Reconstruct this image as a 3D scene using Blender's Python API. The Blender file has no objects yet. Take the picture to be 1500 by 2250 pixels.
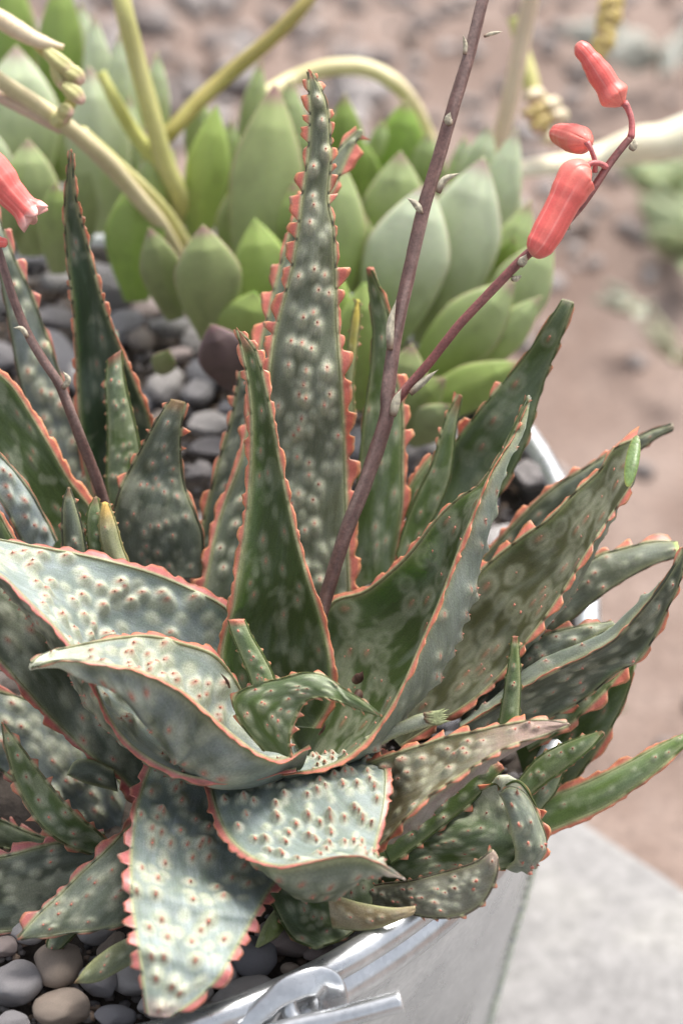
import bpy, math, random
import numpy as np
from mathutils import Vector

# ------------------------------------------------------------------ camera, sky, sun, exposure
SC = bpy.context.scene
COL = SC.collection
PITCH = math.radians(42.0)
CAMZ = 1.248
FPX, D0 = 6250.0, 1.25
cam_d = bpy.data.cameras.new('camera')
cam = bpy.data.objects.new('camera', cam_d)
COL.objects.link(cam)
cam.location = (0, 0, CAMZ)
cam.rotation_euler = (math.pi / 2 - PITCH, 0, 0)
cam_d.sensor_fit = 'VERTICAL'
cam_d.sensor_height = 36
cam_d.sensor_width = 24
cam_d.lens = 100
cam_d.clip_start = 0.02
cam_d.clip_end = 200
cam_d.dof.use_dof = True
cam_d.dof.focus_distance = 1.235
cam_d.dof.aperture_fstop = 4.9
SC.camera = cam

world = bpy.data.worlds.new('World')
SC.world = world
world.use_nodes = True
wn = world.node_tree.nodes
wl = world.node_tree.links
wn.clear()
SUN_EL, SUN_AZ = math.radians(58), math.radians(32)      # azimuth from +Y, positive = right
sky = wn.new('ShaderNodeTexSky')
sky.sky_type = 'NISHITA'
sky.sun_disc = False
sky.sun_elevation = SUN_EL
sky.sun_rotation = SUN_AZ
sky.air_density = 1.0
sky.dust_density = 4.0
sky.ozone_density = 0.6
bg = wn.new('ShaderNodeBackground')
bg.inputs['Strength'].default_value = 0.115
wo = wn.new('ShaderNodeOutputWorld')
hsv = wn.new('ShaderNodeHueSaturation')            # thin cloud whitens the sky
hsv.inputs['Saturation'].default_value = 0.35
wl.new(sky.outputs[0], hsv.inputs['Color'])
wl.new(hsv.outputs[0], bg.inputs[0])
wl.new(bg.outputs[0], wo.inputs[0])

sun_d = bpy.data.lights.new('sun', 'SUN')
sun_d.energy = 2.3
sun_d.angle = math.radians(26)
sun_d.color = (1.0, 0.965, 0.92)
sun = bpy.data.objects.new('sun', sun_d)
COL.objects.link(sun)
sd = Vector((math.sin(SUN_AZ) * math.cos(SUN_EL), math.cos(SUN_AZ) * math.cos(SUN_EL), math.sin(SUN_EL)))
sun.rotation_euler = sd.to_track_quat('Z', 'Y').to_euler()

SC.view_settings.view_transform = 'Standard'
SC.view_settings.look = 'None'
SC.view_settings.exposure = 1.28
SC.view_settings.gamma = 1
SC.view_settings.use_curve_mapping = False
try:
    SC.cycles.use_denoising = True
    SC.cycles.max_bounces = 8
except Exception:
    pass

# ------------------------------------------------------------------ helpers
FW = np.array([0, math.cos(PITCH), -math.sin(PITCH)])
UP = np.array([0, math.sin(PITCH), math.cos(PITCH)])
RT = np.array([1.0, 0, 0])
CAM = np.array([0, 0, CAMZ])
PX = 0.0002            # one photo pixel in metres at the focus distance


def P(x, y, z=0.0):
    """a point of the place: photo pixel plus depth behind the crown of the aloe (metres)"""
    x = np.asarray(x, float); y = np.asarray(y, float); z = np.asarray(z, float)
    D = D0 + z
    return CAM + D[..., None] * (FW + RT * ((x - 750) / FPX)[..., None] - UP * ((y - 1125) / FPX)[..., None])


def on_plane(x, y, h):
    d = FW + RT * (x - 750) / FPX - UP * (y - 1125) / FPX
    t = (h - CAMZ) / d[2]
    return CAM + d * t


def tag(o, label=None, cat=None, group=None, kind=None):
    if label: o['label'] = label
    if cat: o['category'] = cat
    if group: o['group'] = group
    if kind: o['kind'] = kind
    return o


def empty(name, loc, label=None, cat=None, group=None):
    o = bpy.data.objects.new(name, None)
    o.empty_display_size = 0.02
    o.location = [float(c) for c in loc]
    COL.objects.link(o)
    tag(o, label, cat, group)
    return o


def link(name, me, mat, parent=None):
    o = bpy.data.objects.new(name, me)
    COL.objects.link(o)
    if mat is not None:
        me.materials.append(mat)
    if parent is not None:
        # meshes are written in world coordinates; cancel the parents' offset
        o.parent = parent
        off = Vector((0, 0, 0)); p = parent
        while p is not None:
            off += p.location; p = p.parent
        o.location = -off
    return o


def make_mesh(name, V, F, tint=None, luv=None, smooth=True):
    """V (n,3), F list of int arrays (m,3) or (m,4)"""
    me = bpy.data.meshes.new(name)
    V = np.asarray(V, np.float32).reshape(-1, 3)
    me.vertices.add(len(V))
    me.vertices.foreach_set('co', V.ravel())
    idx, start, tot, s = [], [], [], 0
    for f in F:
        f = np.asarray(f, np.int32)
        if len(f) == 0: continue
        k = f.shape[1]
        idx.append(f.ravel())
        start.append(s + np.arange(len(f), dtype=np.int32) * k)
        tot.append(np.full(len(f), k, np.int32))
        s += f.size
    idx = np.concatenate(idx); start = np.concatenate(start); tot = np.concatenate(tot)
    me.loops.add(len(idx)); me.loops.foreach_set('vertex_index', idx)
    me.polygons.add(len(start)); me.polygons.foreach_set('loop_start', start)
    try: me.polygons.foreach_set('loop_total', tot)
    except Exception: pass
    me.update(calc_edges=True)
    if smooth: me.polygons.foreach_set('use_smooth', np.ones(len(start), bool))
    if tint is not None:
        a = me.attributes.new('tint', 'FLOAT_COLOR', 'POINT')
        t = np.ones((len(V), 4), np.float32); t[:, :3] = np.asarray(tint).reshape(-1, 3)
        a.data.foreach_set('color', t.ravel())
    if luv is not None:
        a = me.attributes.new('luv', 'FLOAT_VECTOR', 'POINT')
        a.data.foreach_set('vector', np.asarray(luv, np.float32).ravel())
    me.validate()
    return me


def ring_faces(nu, nk, closed=True, base=0):
    i = np.arange(nu - 1)[:, None]
    j = np.arange(nk if closed else nk - 1)[None, :]
    j2 = (j + 1) % nk
    return np.stack([i * nk + j, i * nk + j2, (i + 1) * nk + j2, (i + 1) * nk + j], -1).reshape(-1, 4) + base


def lerp(a, b, t): return a + (b - a) * t


def sstep(a, b, x):
    t = np.clip((x - a) / (b - a), 0, 1)
    return t * t * (3 - 2 * t)


def _h(i, j, seed):
    n = (i * 374761393 + j * 668265263 + seed * 974634777) & 0x7fffffff
    n = ((n ^ (n >> 13)) * 1274126177) & 0x7fffffff
    n = n ^ (n >> 16)
    return (n & 0xffff) / 65535.0


def vnoise(x, y, seed=0):
    xi = np.floor(x).astype(np.int64); yi = np.floor(y).astype(np.int64)
    fx = x - xi; fy = y - yi
    fx = fx * fx * (3 - 2 * fx); fy = fy * fy * (3 - 2 * fy)
    return lerp(lerp(_h(xi, yi, seed), _h(xi + 1, yi, seed), fx), lerp(_h(xi, yi + 1, seed), _h(xi + 1, yi + 1, seed), fx), fy)


def fnoise(x, y, seed=0):
    return (vnoise(x, y, seed) + .5 * vnoise(2.1 * x, 2.1 * y, seed + 7) + .25 * vnoise(4.3 * x, 4.3 * y, seed + 13)) / 1.75


def cr(pts, n):
    """Catmull-Rom through pts, resampled evenly by length to n points"""
    p = np.asarray(pts, float)
    if len(p) == 2:
        return p[0] + (p[1] - p[0]) * np.linspace(0, 1, n)[:, None]
    e = np.vstack([2 * p[0] - p[1], p, 2 * p[-1] - p[-2]])
    out = []
    t = np.linspace(0, 1, 24, endpoint=False)[:, None]
    for k in range(len(p) - 1):
        a, b, c, d = e[k:k + 4]
        out.append(.5 * ((2 * b) + (c - a) * t + (2 * a - 5 * b + 4 * c - d) * t ** 2 + (-a + 3 * b - 3 * c + d) * t ** 3))
    out.append(p[-1:])
    q = np.vstack(out)
    s = np.r_[0, np.cumsum(np.linalg.norm(np.diff(q[:, :3], axis=0), axis=1))]
    tt = np.linspace(0, s[-1], n)
    return np.stack([np.interp(tt, s, q[:, k]) for k in range(q.shape[1])], 1)


def prof(v, n):
    v = np.atleast_1d(np.asarray(v, float))
    if len(v) == 1: return np.full(n, v[0])
    x = np.linspace(0, len(v) - 1, n)
    i = np.clip(x.astype(int), 0, len(v) - 2); f = x - i; f = f * f * (3 - 2 * f)
    return v[i] * (1 - f) + v[i + 1] * f


def nrm(a): return a / np.maximum(np.linalg.norm(a, axis=-1, keepdims=True), 1e-9)


# ------------------------------------------------------------------ materials
def new_mat(name):
    m = bpy.data.materials.new(name); m.use_nodes = True
    nt = m.node_tree; nt.nodes.clear()
    out = nt.nodes.new('ShaderNodeOutputMaterial')
    b = nt.nodes.new('ShaderNodeBsdfPrincipled')
    nt.links.new(b.outputs[0], out.inputs[0])
    return m, nt, b, out


def add(nt, typ, **kw):
    n = nt.nodes.new(typ)
    for k, v in kw.items():
        if k in n.inputs.keys() if isinstance(k, str) else False: n.inputs[k].default_value = v
        else: setattr(n, k, v)
    return n


def attr(nt, name):
    a = nt.nodes.new('ShaderNodeAttribute'); a.attribute_name = name; return a


def mixc(nt, mode, fac, a, b):
    m = nt.nodes.new('ShaderNodeMix'); m.data_type = 'RGBA'; m.blend_type = mode
    for s, v in ((m.inputs[0], fac), (m.inputs[6], a), (m.inputs[7], b)):
        if hasattr(v, 'links'): nt.links.new(v, s)
        elif isinstance(v, (int, float)): s.default_value = v
        else: s.default_value = (*v, 1)
    return m.outputs[2]


def noise(nt, vec, scale, detail=3, rough=.5):
    n = nt.nodes.new('ShaderNodeTexNoise')
    n.inputs['Scale'].default_value = scale; n.inputs['Detail'].default_value = detail
    n.inputs['Roughness'].default_value = rough
    if vec is not None: nt.links.new(vec, n.inputs['Vector'])
    return n.outputs[0]


def ramp(nt, fac, stops):
    r = nt.nodes.new('ShaderNodeValToRGB')
    while len(r.color_ramp.elements) > 1: r.color_ramp.elements.remove(r.color_ramp.elements[0])
    r.color_ramp.elements[0].position = stops[0][0]; r.color_ramp.elements[0].color = (*stops[0][1], 1)
    for p, c in stops[1:]:
        e = r.color_ramp.elements.new(p); e.color = (*c, 1)
    nt.links.new(fac, r.inputs[0])
    return r.outputs[0]


def bump(nt, b, h, strength, dist):
    n = nt.nodes.new('ShaderNodeBump'); n.inputs['Strength'].default_value = strength
    n.inputs['Distance'].default_value = dist
    nt.links.new(h, n.inputs['Height']); nt.links.new(n.outputs[0], b.inputs['Normal'])


def mapping(nt, vec, sc):
    m = nt.nodes.new('ShaderNodeMapping'); m.inputs['Scale'].default_value = sc
    nt.links.new(vec, m.inputs['Vector']); return m.outputs[0]


def mat_leaf():
    m, nt, b, out = new_mat('aloe_skin')
    t = attr(nt, 'tint').outputs['Color']; uv = attr(nt, 'luv').outputs['Vector']
    streak = noise(nt, mapping(nt, uv, (90, 900, 1)), 1.0, 4, .6)      # fine fibres along the leaf
    grain = noise(nt, mapping(nt, uv, (1500, 1500, 1)), 1.0, 2, .6)
    blot = noise(nt, mapping(nt, uv, (220, 300, 1)), 1.0, 3, .55)
    c = mixc(nt, 'MULTIPLY', 1.0, t, ramp(nt, streak, [(.3, (.90, .90, .90)), (.7, (1.08, 1.08, 1.08))]))
    c = mixc(nt, 'MULTIPLY', 1.0, c, ramp(nt, grain, [(.3, (.80, .80, .80)), (.7, (1.18, 1.18, 1.18))]))
    c = mixc(nt, 'MULTIPLY', 1.0, c, ramp(nt, blot, [(.3, (.9, .92, .88)), (.7, (1.08, 1.07, 1.1))]))
    nt.links.new(c, b.inputs['Base Color'])
    r = ramp(nt, blot, [(.3, (.44,) * 3), (.7, (.60,) * 3)])
    nt.links.new(r, b.inputs['Roughness'])
    b.inputs['Subsurface Weight'].default_value = .18
    b.inputs['Subsurface Radius'].default_value = (.6, 1, .3)
    b.inputs['Subsurface Scale'].default_value = .003
    b.inputs['Specular IOR Level'].default_value = .28
    ad = nt.nodes.new('ShaderNodeMath'); ad.operation = 'ADD'
    nt.links.new(streak, ad.inputs[0]); nt.links.new(grain, ad.inputs[1])
    bump(nt, b, ad.outputs[0], .5, .0003)
    return m


def mat_tinted(name, rough=.45, sss=.15, transl=0.0, bs=.3, gs=900, radius=(1, .4, .3), bd=.0003, var=.16):
    m, nt, b, out = new_mat(name)
    t = attr(nt, 'tint').outputs['Color']
    tc = nt.nodes.new('ShaderNodeTexCoord')
    g = noise(nt, tc.outputs['Object'], gs, 3, .6)
    g2 = noise(nt, tc.outputs['Object'], gs * .12, 3, .6)
    c = mixc(nt, 'MULTIPLY', 1.0, t, ramp(nt, g, [(.3, (1 - var,) * 3), (.7, (1 + var * .8,) * 3)]))
    c = mixc(nt, 'MULTIPLY', 1.0, c, ramp(nt, g2, [(.3, (1 - var,) * 3), (.7, (1 + var * .8,) * 3)]))
    nt.links.new(c, b.inputs['Base Color'])
    b.inputs['Roughness'].default_value = rough
    b.inputs['Subsurface Weight'].default_value = sss
    b.inputs['Subsurface Radius'].default_value = radius
    b.inputs['Subsurface Scale'].default_value = .004
    bump(nt, b, g, bs, bd)
    if transl > 0:
        tr = nt.nodes.new('ShaderNodeBsdfTranslucent'); nt.links.new(c, tr.inputs[0])
        mx = nt.nodes.new('ShaderNodeMixShader'); mx.inputs[0].default_value = transl
        nt.links.new(b.outputs[0], mx.inputs[1]); nt.links.new(tr.outputs[0], mx.inputs[2])
        nt.links.new(mx.outputs[0], out.inputs[0])
    return m


M_LEAF = mat_leaf()
M_EDGE = mat_tinted('leaf_margin_skin', .42, .2, .18, .3, 1200)
M_PRICK = mat_tinted('prickle_horn', .4, .1, 0, .1, 2000)
M_STALK = mat_tinted('flower_stalk_bark', .5, .05, 0, .5, 900, bd=.0004, var=.28)
M_BUD = mat_tinted('flower_bud_skin', .42, .3, 0, .25, 1100, bd=.0002, var=.07)
M_DRY = mat_tinted('dry_bract', .7, 0, .35, .3, 900)
M_ECH = mat_tinted('echeveria_skin', .5, .3, 0, .2, 500, radius=(.5, 1, .25), var=.07)
M_ESTEM = mat_tinted('echeveria_stem_skin', .45, .2, 0, .2, 500, radius=(.8, 1, .5), var=.08)
M_CUT = mat_tinted('cut_flesh', .25, .3, .0, .6, 700, var=.25)

# ------------------------------------------------------------------ aloe leaf
GREEN = np.array([.048, .074, .019])
DKGREEN = np.array([.026, .046, .020])
GREY = np.array([.088, .106, .060])
SILVER = np.array([.31, .345, .30])
PALE = np.array([.56, .57, .43])
YEL = np.array([.42, .42, .13])
CORAL = np.array([.62, .185, .13])
ORANGE = np.array([.74, .30, .12])
PINK = np.array([.45, .145, .15])
BROWN = np.array([.16, .075, .045])
TIPBR = np.array([.22, .12, .08])
rng = np.random.default_rng(5)


def teeth_height(s, L, pitch, H, B, shape, seed, skip=0.0):
    """height of the toothed margin at arc length s (0 base .. L tip) -> height, forward lean"""
    r = np.random.default_rng(seed)
    pos, out, lean = 0.0, np.zeros_like(s), np.zeros_like(s)
    u = s / L
    while pos < L:
        uu = pos / L
        p = float(np.interp(uu, np.linspace(0, 1, len(pitch)), pitch)) * 1.2 * r.uniform(.5, 1.7)
        h = r.uniform(.2, 1.4)
        if r.random() < skip: h = 0
        m = (s >= pos) & (s < pos + p)
        t = (s[m] - pos) / p
        d = shape * r.uniform(.8, 1.2)
        # rounded hooked lobe: slow rise, flat shoulder, abrupt fall near the tip side
        f = sstep(0, .42 / max(d, .2), t) ** .8 * (1 - sstep(.74, .96, t))
        if d < .6:
            c = .62
            f = np.clip(1 - np.abs(t - c) / (.42 * d), 0, 1) ** .8
        k = 1 + .12 * np.sin(t * 9 + r.uniform(0, 6))
        out[m] = f * h * k
        lean[m] = f * h
        pos += p
    Hh = np.interp(u, np.linspace(0, 1, len(H)), H); Bb = np.interp(u, np.linspace(0, 1, len(B)), B)
    hh = Bb * 1.5 * (.75 + .5 * vnoise(s * 350, s * 0, seed)) + Hh * 1.14 * out
    return hh, lean * Hh * .4


def scatter(S, W, sp, skip, r, m0=.0026):
    """jittered rows of tubercles on a strip; S length, W(s) width"""
    res = []
    s = sp[0] * 1.2; k = 0
    while s < S - .003:
        w = W(s)
        n = int(max(0, (w - 2 * m0)) / sp[1]) + 1
        if w > 2 * m0:
            for i in range(n):
                if r.random() < skip: continue
                x = m0 + (i + .5 + r.uniform(-.38, .38) + (.5 if k % 2 else 0) - .25) / n * (w - 2 * m0)
                if m0 * .8 < x < w - m0 * .8:
                    res.append((s + r.uniform(-.5, .5) * sp[0], x / w, r.choice([.5, .75, 1.0, 1.2, 1.5]) * r.uniform(.85, 1.15)))
        elif r.random() < .5:
            res.append((s, .5 + r.uniform(-.2, .2), .7))
        s += sp[0] * r.uniform(.85, 1.15); k += 1
    return res


def aloe_leaf(parent, L, R, zl, zr, m=-.12, b=.18, s=0.0, up=None, low=None, teeth=None, tip=None, res=.00078,
              lowseen=True, seed=0, label=None, edges='LR', flat_tip=False, name='leaf', prick=True, pinkness=0.0, yel=.6,
              wob=.0006, tcol=None, paired=False, sabs=0.0):
    """L, R: the two edges, tip first, in photo pixels; zl, zr: depths along them.
       m: bulge of the face we look at; b, s: bulge and sideways shift of the far side; all as shares of the width."""
    r = np.random.default_rng(seed + 101)
    n0 = 60
    def edge(E, z):
        q = cr(np.asarray(E, float)[::-1], n0)
        zz = prof(list(np.atleast_1d(z))[::-1], n0)
        return P(q[:, 0], q[:, 1], zz)
    if paired:                      # the two lists give matching stations
        LL, RR = np.asarray(L, float)[::-1], np.asarray(R, float)[::-1]
        k_ = len(LL)
        pz = lambda z: np.interp(np.linspace(0, 1, k_), np.linspace(0, 1, len(np.atleast_1d(z))), np.atleast_1d(z)[::-1])
        st_ = np.concatenate([(LL + RR) / 2, np.zeros((k_, 1)), LL, RR, pz(zl)[:, None], pz(zr)[:, None]], 1)
        q = cr(st_, 120)
        EL, ER = P(q[:, 3], q[:, 4], q[:, 7]), P(q[:, 5], q[:, 6], q[:, 8])
    else:
        EL, ER = edge(L, zl), edge(R, zr)
    mid = (EL + ER) / 2
    ln = np.linalg.norm(np.diff(mid, axis=0), axis=1).sum()
    nu = int(np.clip(ln / res, 30, 480))
    if paired:
        q = cr(np.concatenate([mid, EL, ER], 1), nu); EL, ER = q[:, 3:6], q[:, 6:9]
    else:
        EL, ER = cr(EL, nu), cr(ER, nu)
    mid = (EL + ER) / 2
    sarc = np.r_[0, np.cumsum(np.linalg.norm(np.diff(mid, axis=0), axis=1))]
    S = sarc[-1]; u = sarc / S
    X = ER - EL
    w = np.linalg.norm(X, axis=1)
    # close the tip smoothly
    ws = w.copy()
    Xd = nrm(X)
    T = np.gradient(mid, axis=0); T = nrm(T)
    N = np.cross(T, Xd); N = nrm(N)
    view = nrm(CAM - mid)
    good = w > .3 * w.max()
    if np.sum((N * view).sum(1)[good]) < 0: N = -N
    # smooth frames
    for _ in range(3):
        k = 5
        Np = np.pad(N, ((k, k), (0, 0)), 'edge')
        N = nrm(sum(Np[i:i + nu] for i in range(2 * k + 1)))
        Xp = np.pad(Xd, ((k, k), (0, 0)), 'edge')
        Xd = nrm(sum(Xp[i:i + nu] for i in range(2 * k + 1)))
    mm, bb, ss = prof(list(np.atleast_1d(m))[::-1], nu), prof(list(np.atleast_1d(b))[::-1], nu), prof(list(np.atleast_1d(s))[::-1], nu)
    wmax = w.max()
    nvu = int(np.clip(wmax / res, 12, 96)); nvl = int(np.clip(wmax / res * .8, 12, 70)) if lowseen else 10
    v1 = np.linspace(0, 1, nvu); v2 = np.linspace(1, 0, nvl + 2)[1:-1]
    thick = np.maximum(bb * w, np.minimum(.42 * w, .0026))
    roundish = np.clip(1 - w / .011, 0, 1)
    cm = 4 * v1 * (1 - v1)
    rib = np.sqrt(np.clip(1 - (2 * v1 - 1) ** 2, 0, 1))
    upo = (mm * w * (1 - roundish))[:, None] * cm[None] + (roundish * .32 * w)[:, None] * rib[None]
    wobn = (fnoise(u[:, None] * S * 60, v1[None] * 2.2 + 0 * u[:, None], seed) - .5) * 2 * wob * np.sin(np.pi * v1)[None]
    upo = upo + wobn
    U = EL[:, None] + X[:, None] * v1[None, :, None]
    sv = np.sin(np.pi * v2)
    ell = np.abs(np.sin(np.pi * v2)) ** .75
    loo = -(thick[:, None] * ell[None]) + (np.minimum(mm, mm * .3) * w * (1 - roundish))[:, None] * (4 * v2 * (1 - v2))[None]
    Lw = EL[:, None] + X[:, None] * v2[None, :, None] + Xd[:, None] * ((ss * w + prof(list(np.atleast_1d(sabs))[::-1], nu) * PX)[:, None] * sv[None])[..., None]
    # tubercles
    su = {'sp': (.0068, .0058), 'r': .0019, 'h': .0007, 'pale': .7, 'red': .8, 'skip': .2, 'ring': 0, 'base': GREY, 'glau': .5, 'flat': .25}
    sl = dict(su)
    if up: su.update(up)
    if low: sl.update(low)
    pr = []

    def face(vv, st, sgn, sd):
        nv = len(vv)
        d = np.zeros((nu, nv)); pale = np.zeros((nu, nv)); red = np.zeros((nu, nv)); ring = np.zeros((nu, nv))
        Wf = lambda q: float(np.interp(q, sarc, w))
        sp = scatter(S, Wf, st['sp'], st['skip'], r)
        for (q, x, k) in sp:
            rr = st['r'] * 1.15 * (.75 + .35 * k) * (.55 + .45 * min(1, Wf(q) / .018))
            ra = rr * st.get('elong', 1.3)
            i0, i1 = np.searchsorted(sarc, [q - 3.2 * ra, q + 3.2 * ra])
            if i1 <= i0: continue
            ds = (sarc[i0:i1] - q)[:, None] / ra
            dw = ((vv[None] - x) * w[i0:i1, None]) / rr
            jj = np.abs(dw).min(0) < 3.2
            if not jj.any(): continue
            dw = dw[:, jj]
            ds2 = np.where(ds > 0, ds * 1.45, ds * .85)
            r2 = ds2 ** 2 + dw ** 2
            g = np.exp(-r2 * 1.15)
            sub = np.ix_(np.arange(i0, i1), np.where(jj)[0])
            big = k > .8
            d[sub] += g * st['h'] * 1.9 * k * (1.0 if big else .55)
            if st['ring']:
                rd = np.sqrt(ds ** 2 + dw ** 2)
                ring[sub] = np.maximum(ring[sub], np.exp(-((rd - 1.15) / .42) ** 2) * (.6 + .4 * k))
                pale[sub] = np.maximum(pale[sub], .25 * np.exp(-rd ** 2))
                red[sub] = np.maximum(red[sub], (.9 if k > 1.05 else .0) * np.exp(-(ds / .5) ** 2 - (dw / .33) ** 2))
            else:
                pale[sub] = np.maximum(pale[sub], np.exp(-(ds ** 2 + dw ** 2) ** 1.9 * .30) * (.55 + .45 * min(k, 1)))
                red[sub] = np.maximum(red[sub], np.exp(-((ds - .35) ** 2 + dw ** 2) / .14) * (1.0 if big else .0))
            if big and st['red'] > .2: pr.append((q, x, k, sgn, rr, st))
        return d, pale, red, ring

    du, pu, ru, gu = face(v1, su, 1, 1)
    if lowseen: dl, pl, rl, gl = face(v2, sl, -1, 2)
    else: dl = np.zeros((nu, len(v2))); pl = rl = gl = dl
    # the outward normal of the far side turns as it rounds the belly
    U = U + N[:, None] * (upo + du)[..., None]
    Lw0 = Lw + N[:, None] * loo[..., None]
    nl = nrm(-N[:, None] * .9 + Xd[:, None] * ((v2 - .5) * 1.5)[None, :, None] + Xd[:, None] * ((ss + prof(list(np.atleast_1d(sabs))[::-1], nu) * PX / np.maximum(w, .008))[:, None, None] * 1.2))
    Lw = Lw0 + nl * dl[..., None]
    ring = np.concatenate([U, Lw], 1)
    nk = ring.shape[1]
    vv = np.concatenate([v1, v2]); isl = np.r_[np.zeros(nvu), np.ones(len(v2))]

    def colour(st, pale, red, rg, vv, sd):
        q = sarc[:, None]; x = (vv[None] * w[:, None])
        base = np.asarray(st['base'], float)
        n1 = fnoise(q * 55 + sd, x * 170, seed + sd)
        n2 = fnoise(q * 28, x * 700, seed + sd + 3)
        n3 = fnoise(q * 95, x * 120, seed + sd + 9)
        g = np.clip(st['glau'] + (n1 - .5) * .9, 0, 1)
        c = base[None, None] * (1 - g[..., None]) + (base * .4 + np.asarray(st.get('silver', SILVER)) * .6)[None, None] * g[..., None] * 1.0
        c = c * (1 + (n2 - .5) * .32)[..., None]
        # pale flecks along the leaf, flat in the skin
        fl = sstep(.58, .72, n3) * st['flat']
        pc = np.asarray(st.get('palec', base * .35 + PALE * .65))
        c = lerp(c, pc, fl[..., None] * .6)
        c = lerp(c, pc, (pale * st['pale'])[..., None])
        c = lerp(c, base * .6 + PALE * .3, np.clip(rg * st['pale'] * .9, 0, 1)[..., None])
        c = lerp(c, lerp(BROWN, CORAL, .35), np.clip(red * st['red'], 0, 1)[..., None])
        ed = np.minimum(vv, 1 - vv)[None] * w[:, None]
        e = np.exp(-(ed / .0011) ** 1.5)
        c = lerp(c, (YEL * .6 + PALE * .4) * (.8 + .3 * n1[..., None]), (e * yel)[..., None])
        return c
    cu = colour(su, pu, ru, gu, v1, 0)
    cl = colour(sl, pl, rl, gl, v2, 40)
    C = np.concatenate([cu, cl], 1)
    if tip is not None:
        tc, tl = tip
        k = sstep(S - tl, S, sarc + (fnoise(sarc * 200, sarc * 0, seed) - .5) * tl * .5)
        C = lerp(C, np.asarray(tc)[None, None], (k * .85)[:, None, None])
    V = ring.reshape(-1, 3)
    luv = np.stack([np.repeat(sarc[:, None], nk, 1) + seed * .37, vv[None] * w[:, None] + isl[None] * .5, np.zeros((nu, nk))], -1).reshape(-1, 3)
    Vt = ring[-1].mean(0) + T[-1] * (.0006 if not flat_tip else .0002)
    Vb = ring[0].mean(0)
    V = np.vstack([V, Vt, Vb]); luv = np.vstack([luv, luv[-1], luv[0]])
    C = np.vstack([C.reshape(-1, 3), C[-1].mean(0), C[0].mean(0)])
    j = np.arange(nk); nt_ = nu * nk
    capt = np.stack([(nu - 1) * nk + j, (nu - 1) * nk + (j + 1) % nk, np.full(nk, nt_)], 1)
    capb = np.stack([(j + 1) % nk, j, np.full(nk, nt_ + 1)], 1)
    me = make_mesh(name, V, [ring_faces(nu, nk), capt, capb], C, luv)
    o = link(name, me, M_LEAF, parent)
    if label: o['label'] = label
    # --- toothed margins
    tt = {'pitch': (.008, .006, .005), 'H': (.0012, .0022, .0016), 'B': (.0016, .0014, .0005), 'shape': 1.0}
    if teeth is False: tt = None
    elif teeth: tt.update(teeth)
    if tt:
        VV, FF, CC, off = [], [], [], 0
        ns = int(S / .00055)
        sa = np.linspace(0, S * .995, ns)
        for side in ('L', 'R'):
            if side not in edges: continue
            E = EL if side == 'L' else ER
            sg = -1.0 if side == 'L' else 1.0
            td = dict(tt)
            if side in tt: td.update(tt[side])
            ee = np.stack([np.interp(sa, sarc, E[:, k]) for k in range(3)], 1)
            xd = np.stack([np.interp(sa, sarc, Xd[:, k]) for k in range(3)], 1) * sg
            nn = np.stack([np.interp(sa, sarc, N[:, k]) for k in range(3)], 1)
            tg = np.stack([np.interp(sa, sarc, T[:, k]) for k in range(3)], 1)
            fold = td.get('fold', 0.0)           # margin turned up towards us (+) or away
            od = nrm(xd * math.cos(fold) + nn * math.sin(fold))
            n2 = nrm(nn * math.cos(fold) - xd * math.sin(fold))
            hh, le = teeth_height(sa, S, td['pitch'], td['H'], td['B'], td['shape'], seed * 3 + (1 if side == 'R' else 2))
            wv = (vnoise(sa * 260, sa * 0, seed + 5) - .5) * .0012
            qs = [(-.25, 1), (.0, .9), (.3, .55), (.65, .32), (1, .0), (.65, -.32), (.3, -.55), (.0, -.9), (-.25, -1)]
            G = []
            ths = np.minimum(.00065, np.interp(sa, sarc, thick) * .6 + .0001)
            for q, th in qs:
                hq = np.where(q < 0, .0022 * q, hh * q)
                G.append(ee + od * hq[:, None] + tg * (le * max(q, 0) ** 1.5)[:, None] + n2 * (th * ths + wv * max(q, 0))[:, None])
            G = np.stack(G, 1)
            lobe = np.clip(hh / .003, 0, 1)[:, None]
            q = np.array([abs(a) if a > 0 else 0 for a, _ in qs])[None]
            nz = vnoise(sa * 420, sa * 0, seed + 3)[:, None]
            pk = np.clip(pinkness + .25 * (vnoise(sa * 90, sa * 0, seed + 4)[:, None] - .5), 0, 1)
            c0 = (YEL * .55 + PALE * .45)[None, None]
            c1 = lerp(CORAL, PINK, pk[..., None]) * (.85 + .3 * nz[..., None])
            c2 = lerp(ORANGE, CORAL * .9, pk[..., None])
            dist = hh[:, None] * q
            lb = np.asarray(su['base'])[None, None] * 1.0
            wide = sstep(.0006, .0018, hh)[:, None, None] * yel
            c = lerp(lb + 0 * c1, c0 * (.8 + .3 * nz[..., None]), np.clip(wide, 0, 1))
            c = lerp(c, c1, sstep(.0002, .0014, dist)[..., None])
            c = lerp(c, c2, sstep(.6, 1.0, q)[..., None] * lobe[..., None])
            c = lerp(c, BROWN * 1.3, (np.clip(vnoise(sa * 130, sa * 0 + 3, seed + 18)[:, None] - .74, 0, 1) * 3.2 * (q > .6))[..., None])
            c = lerp(c, PALE * .9, (np.clip(vnoise(sa * 700, sa * 0, seed + 8)[:, None] - .72, 0, 1) * 2 * (q > .9) * (dist > .0006))[..., None])
            if tcol is not None: c = c * (1 - tcol[1]) + np.asarray(tcol[0]) * tcol[1]
            VV.append(G.reshape(-1, 3)); CC.append(np.broadcast_to(c, G.shape).reshape(-1, 3))
            FF.append(ring_faces(len(sa), len(qs), True, off)); off += G.shape[0] * G.shape[1]
        if VV:
            me = make_mesh('toothed_margin', np.vstack(VV), FF, np.vstack(CC))
            link('toothed_margin', me, M_EDGE, o)
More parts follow.
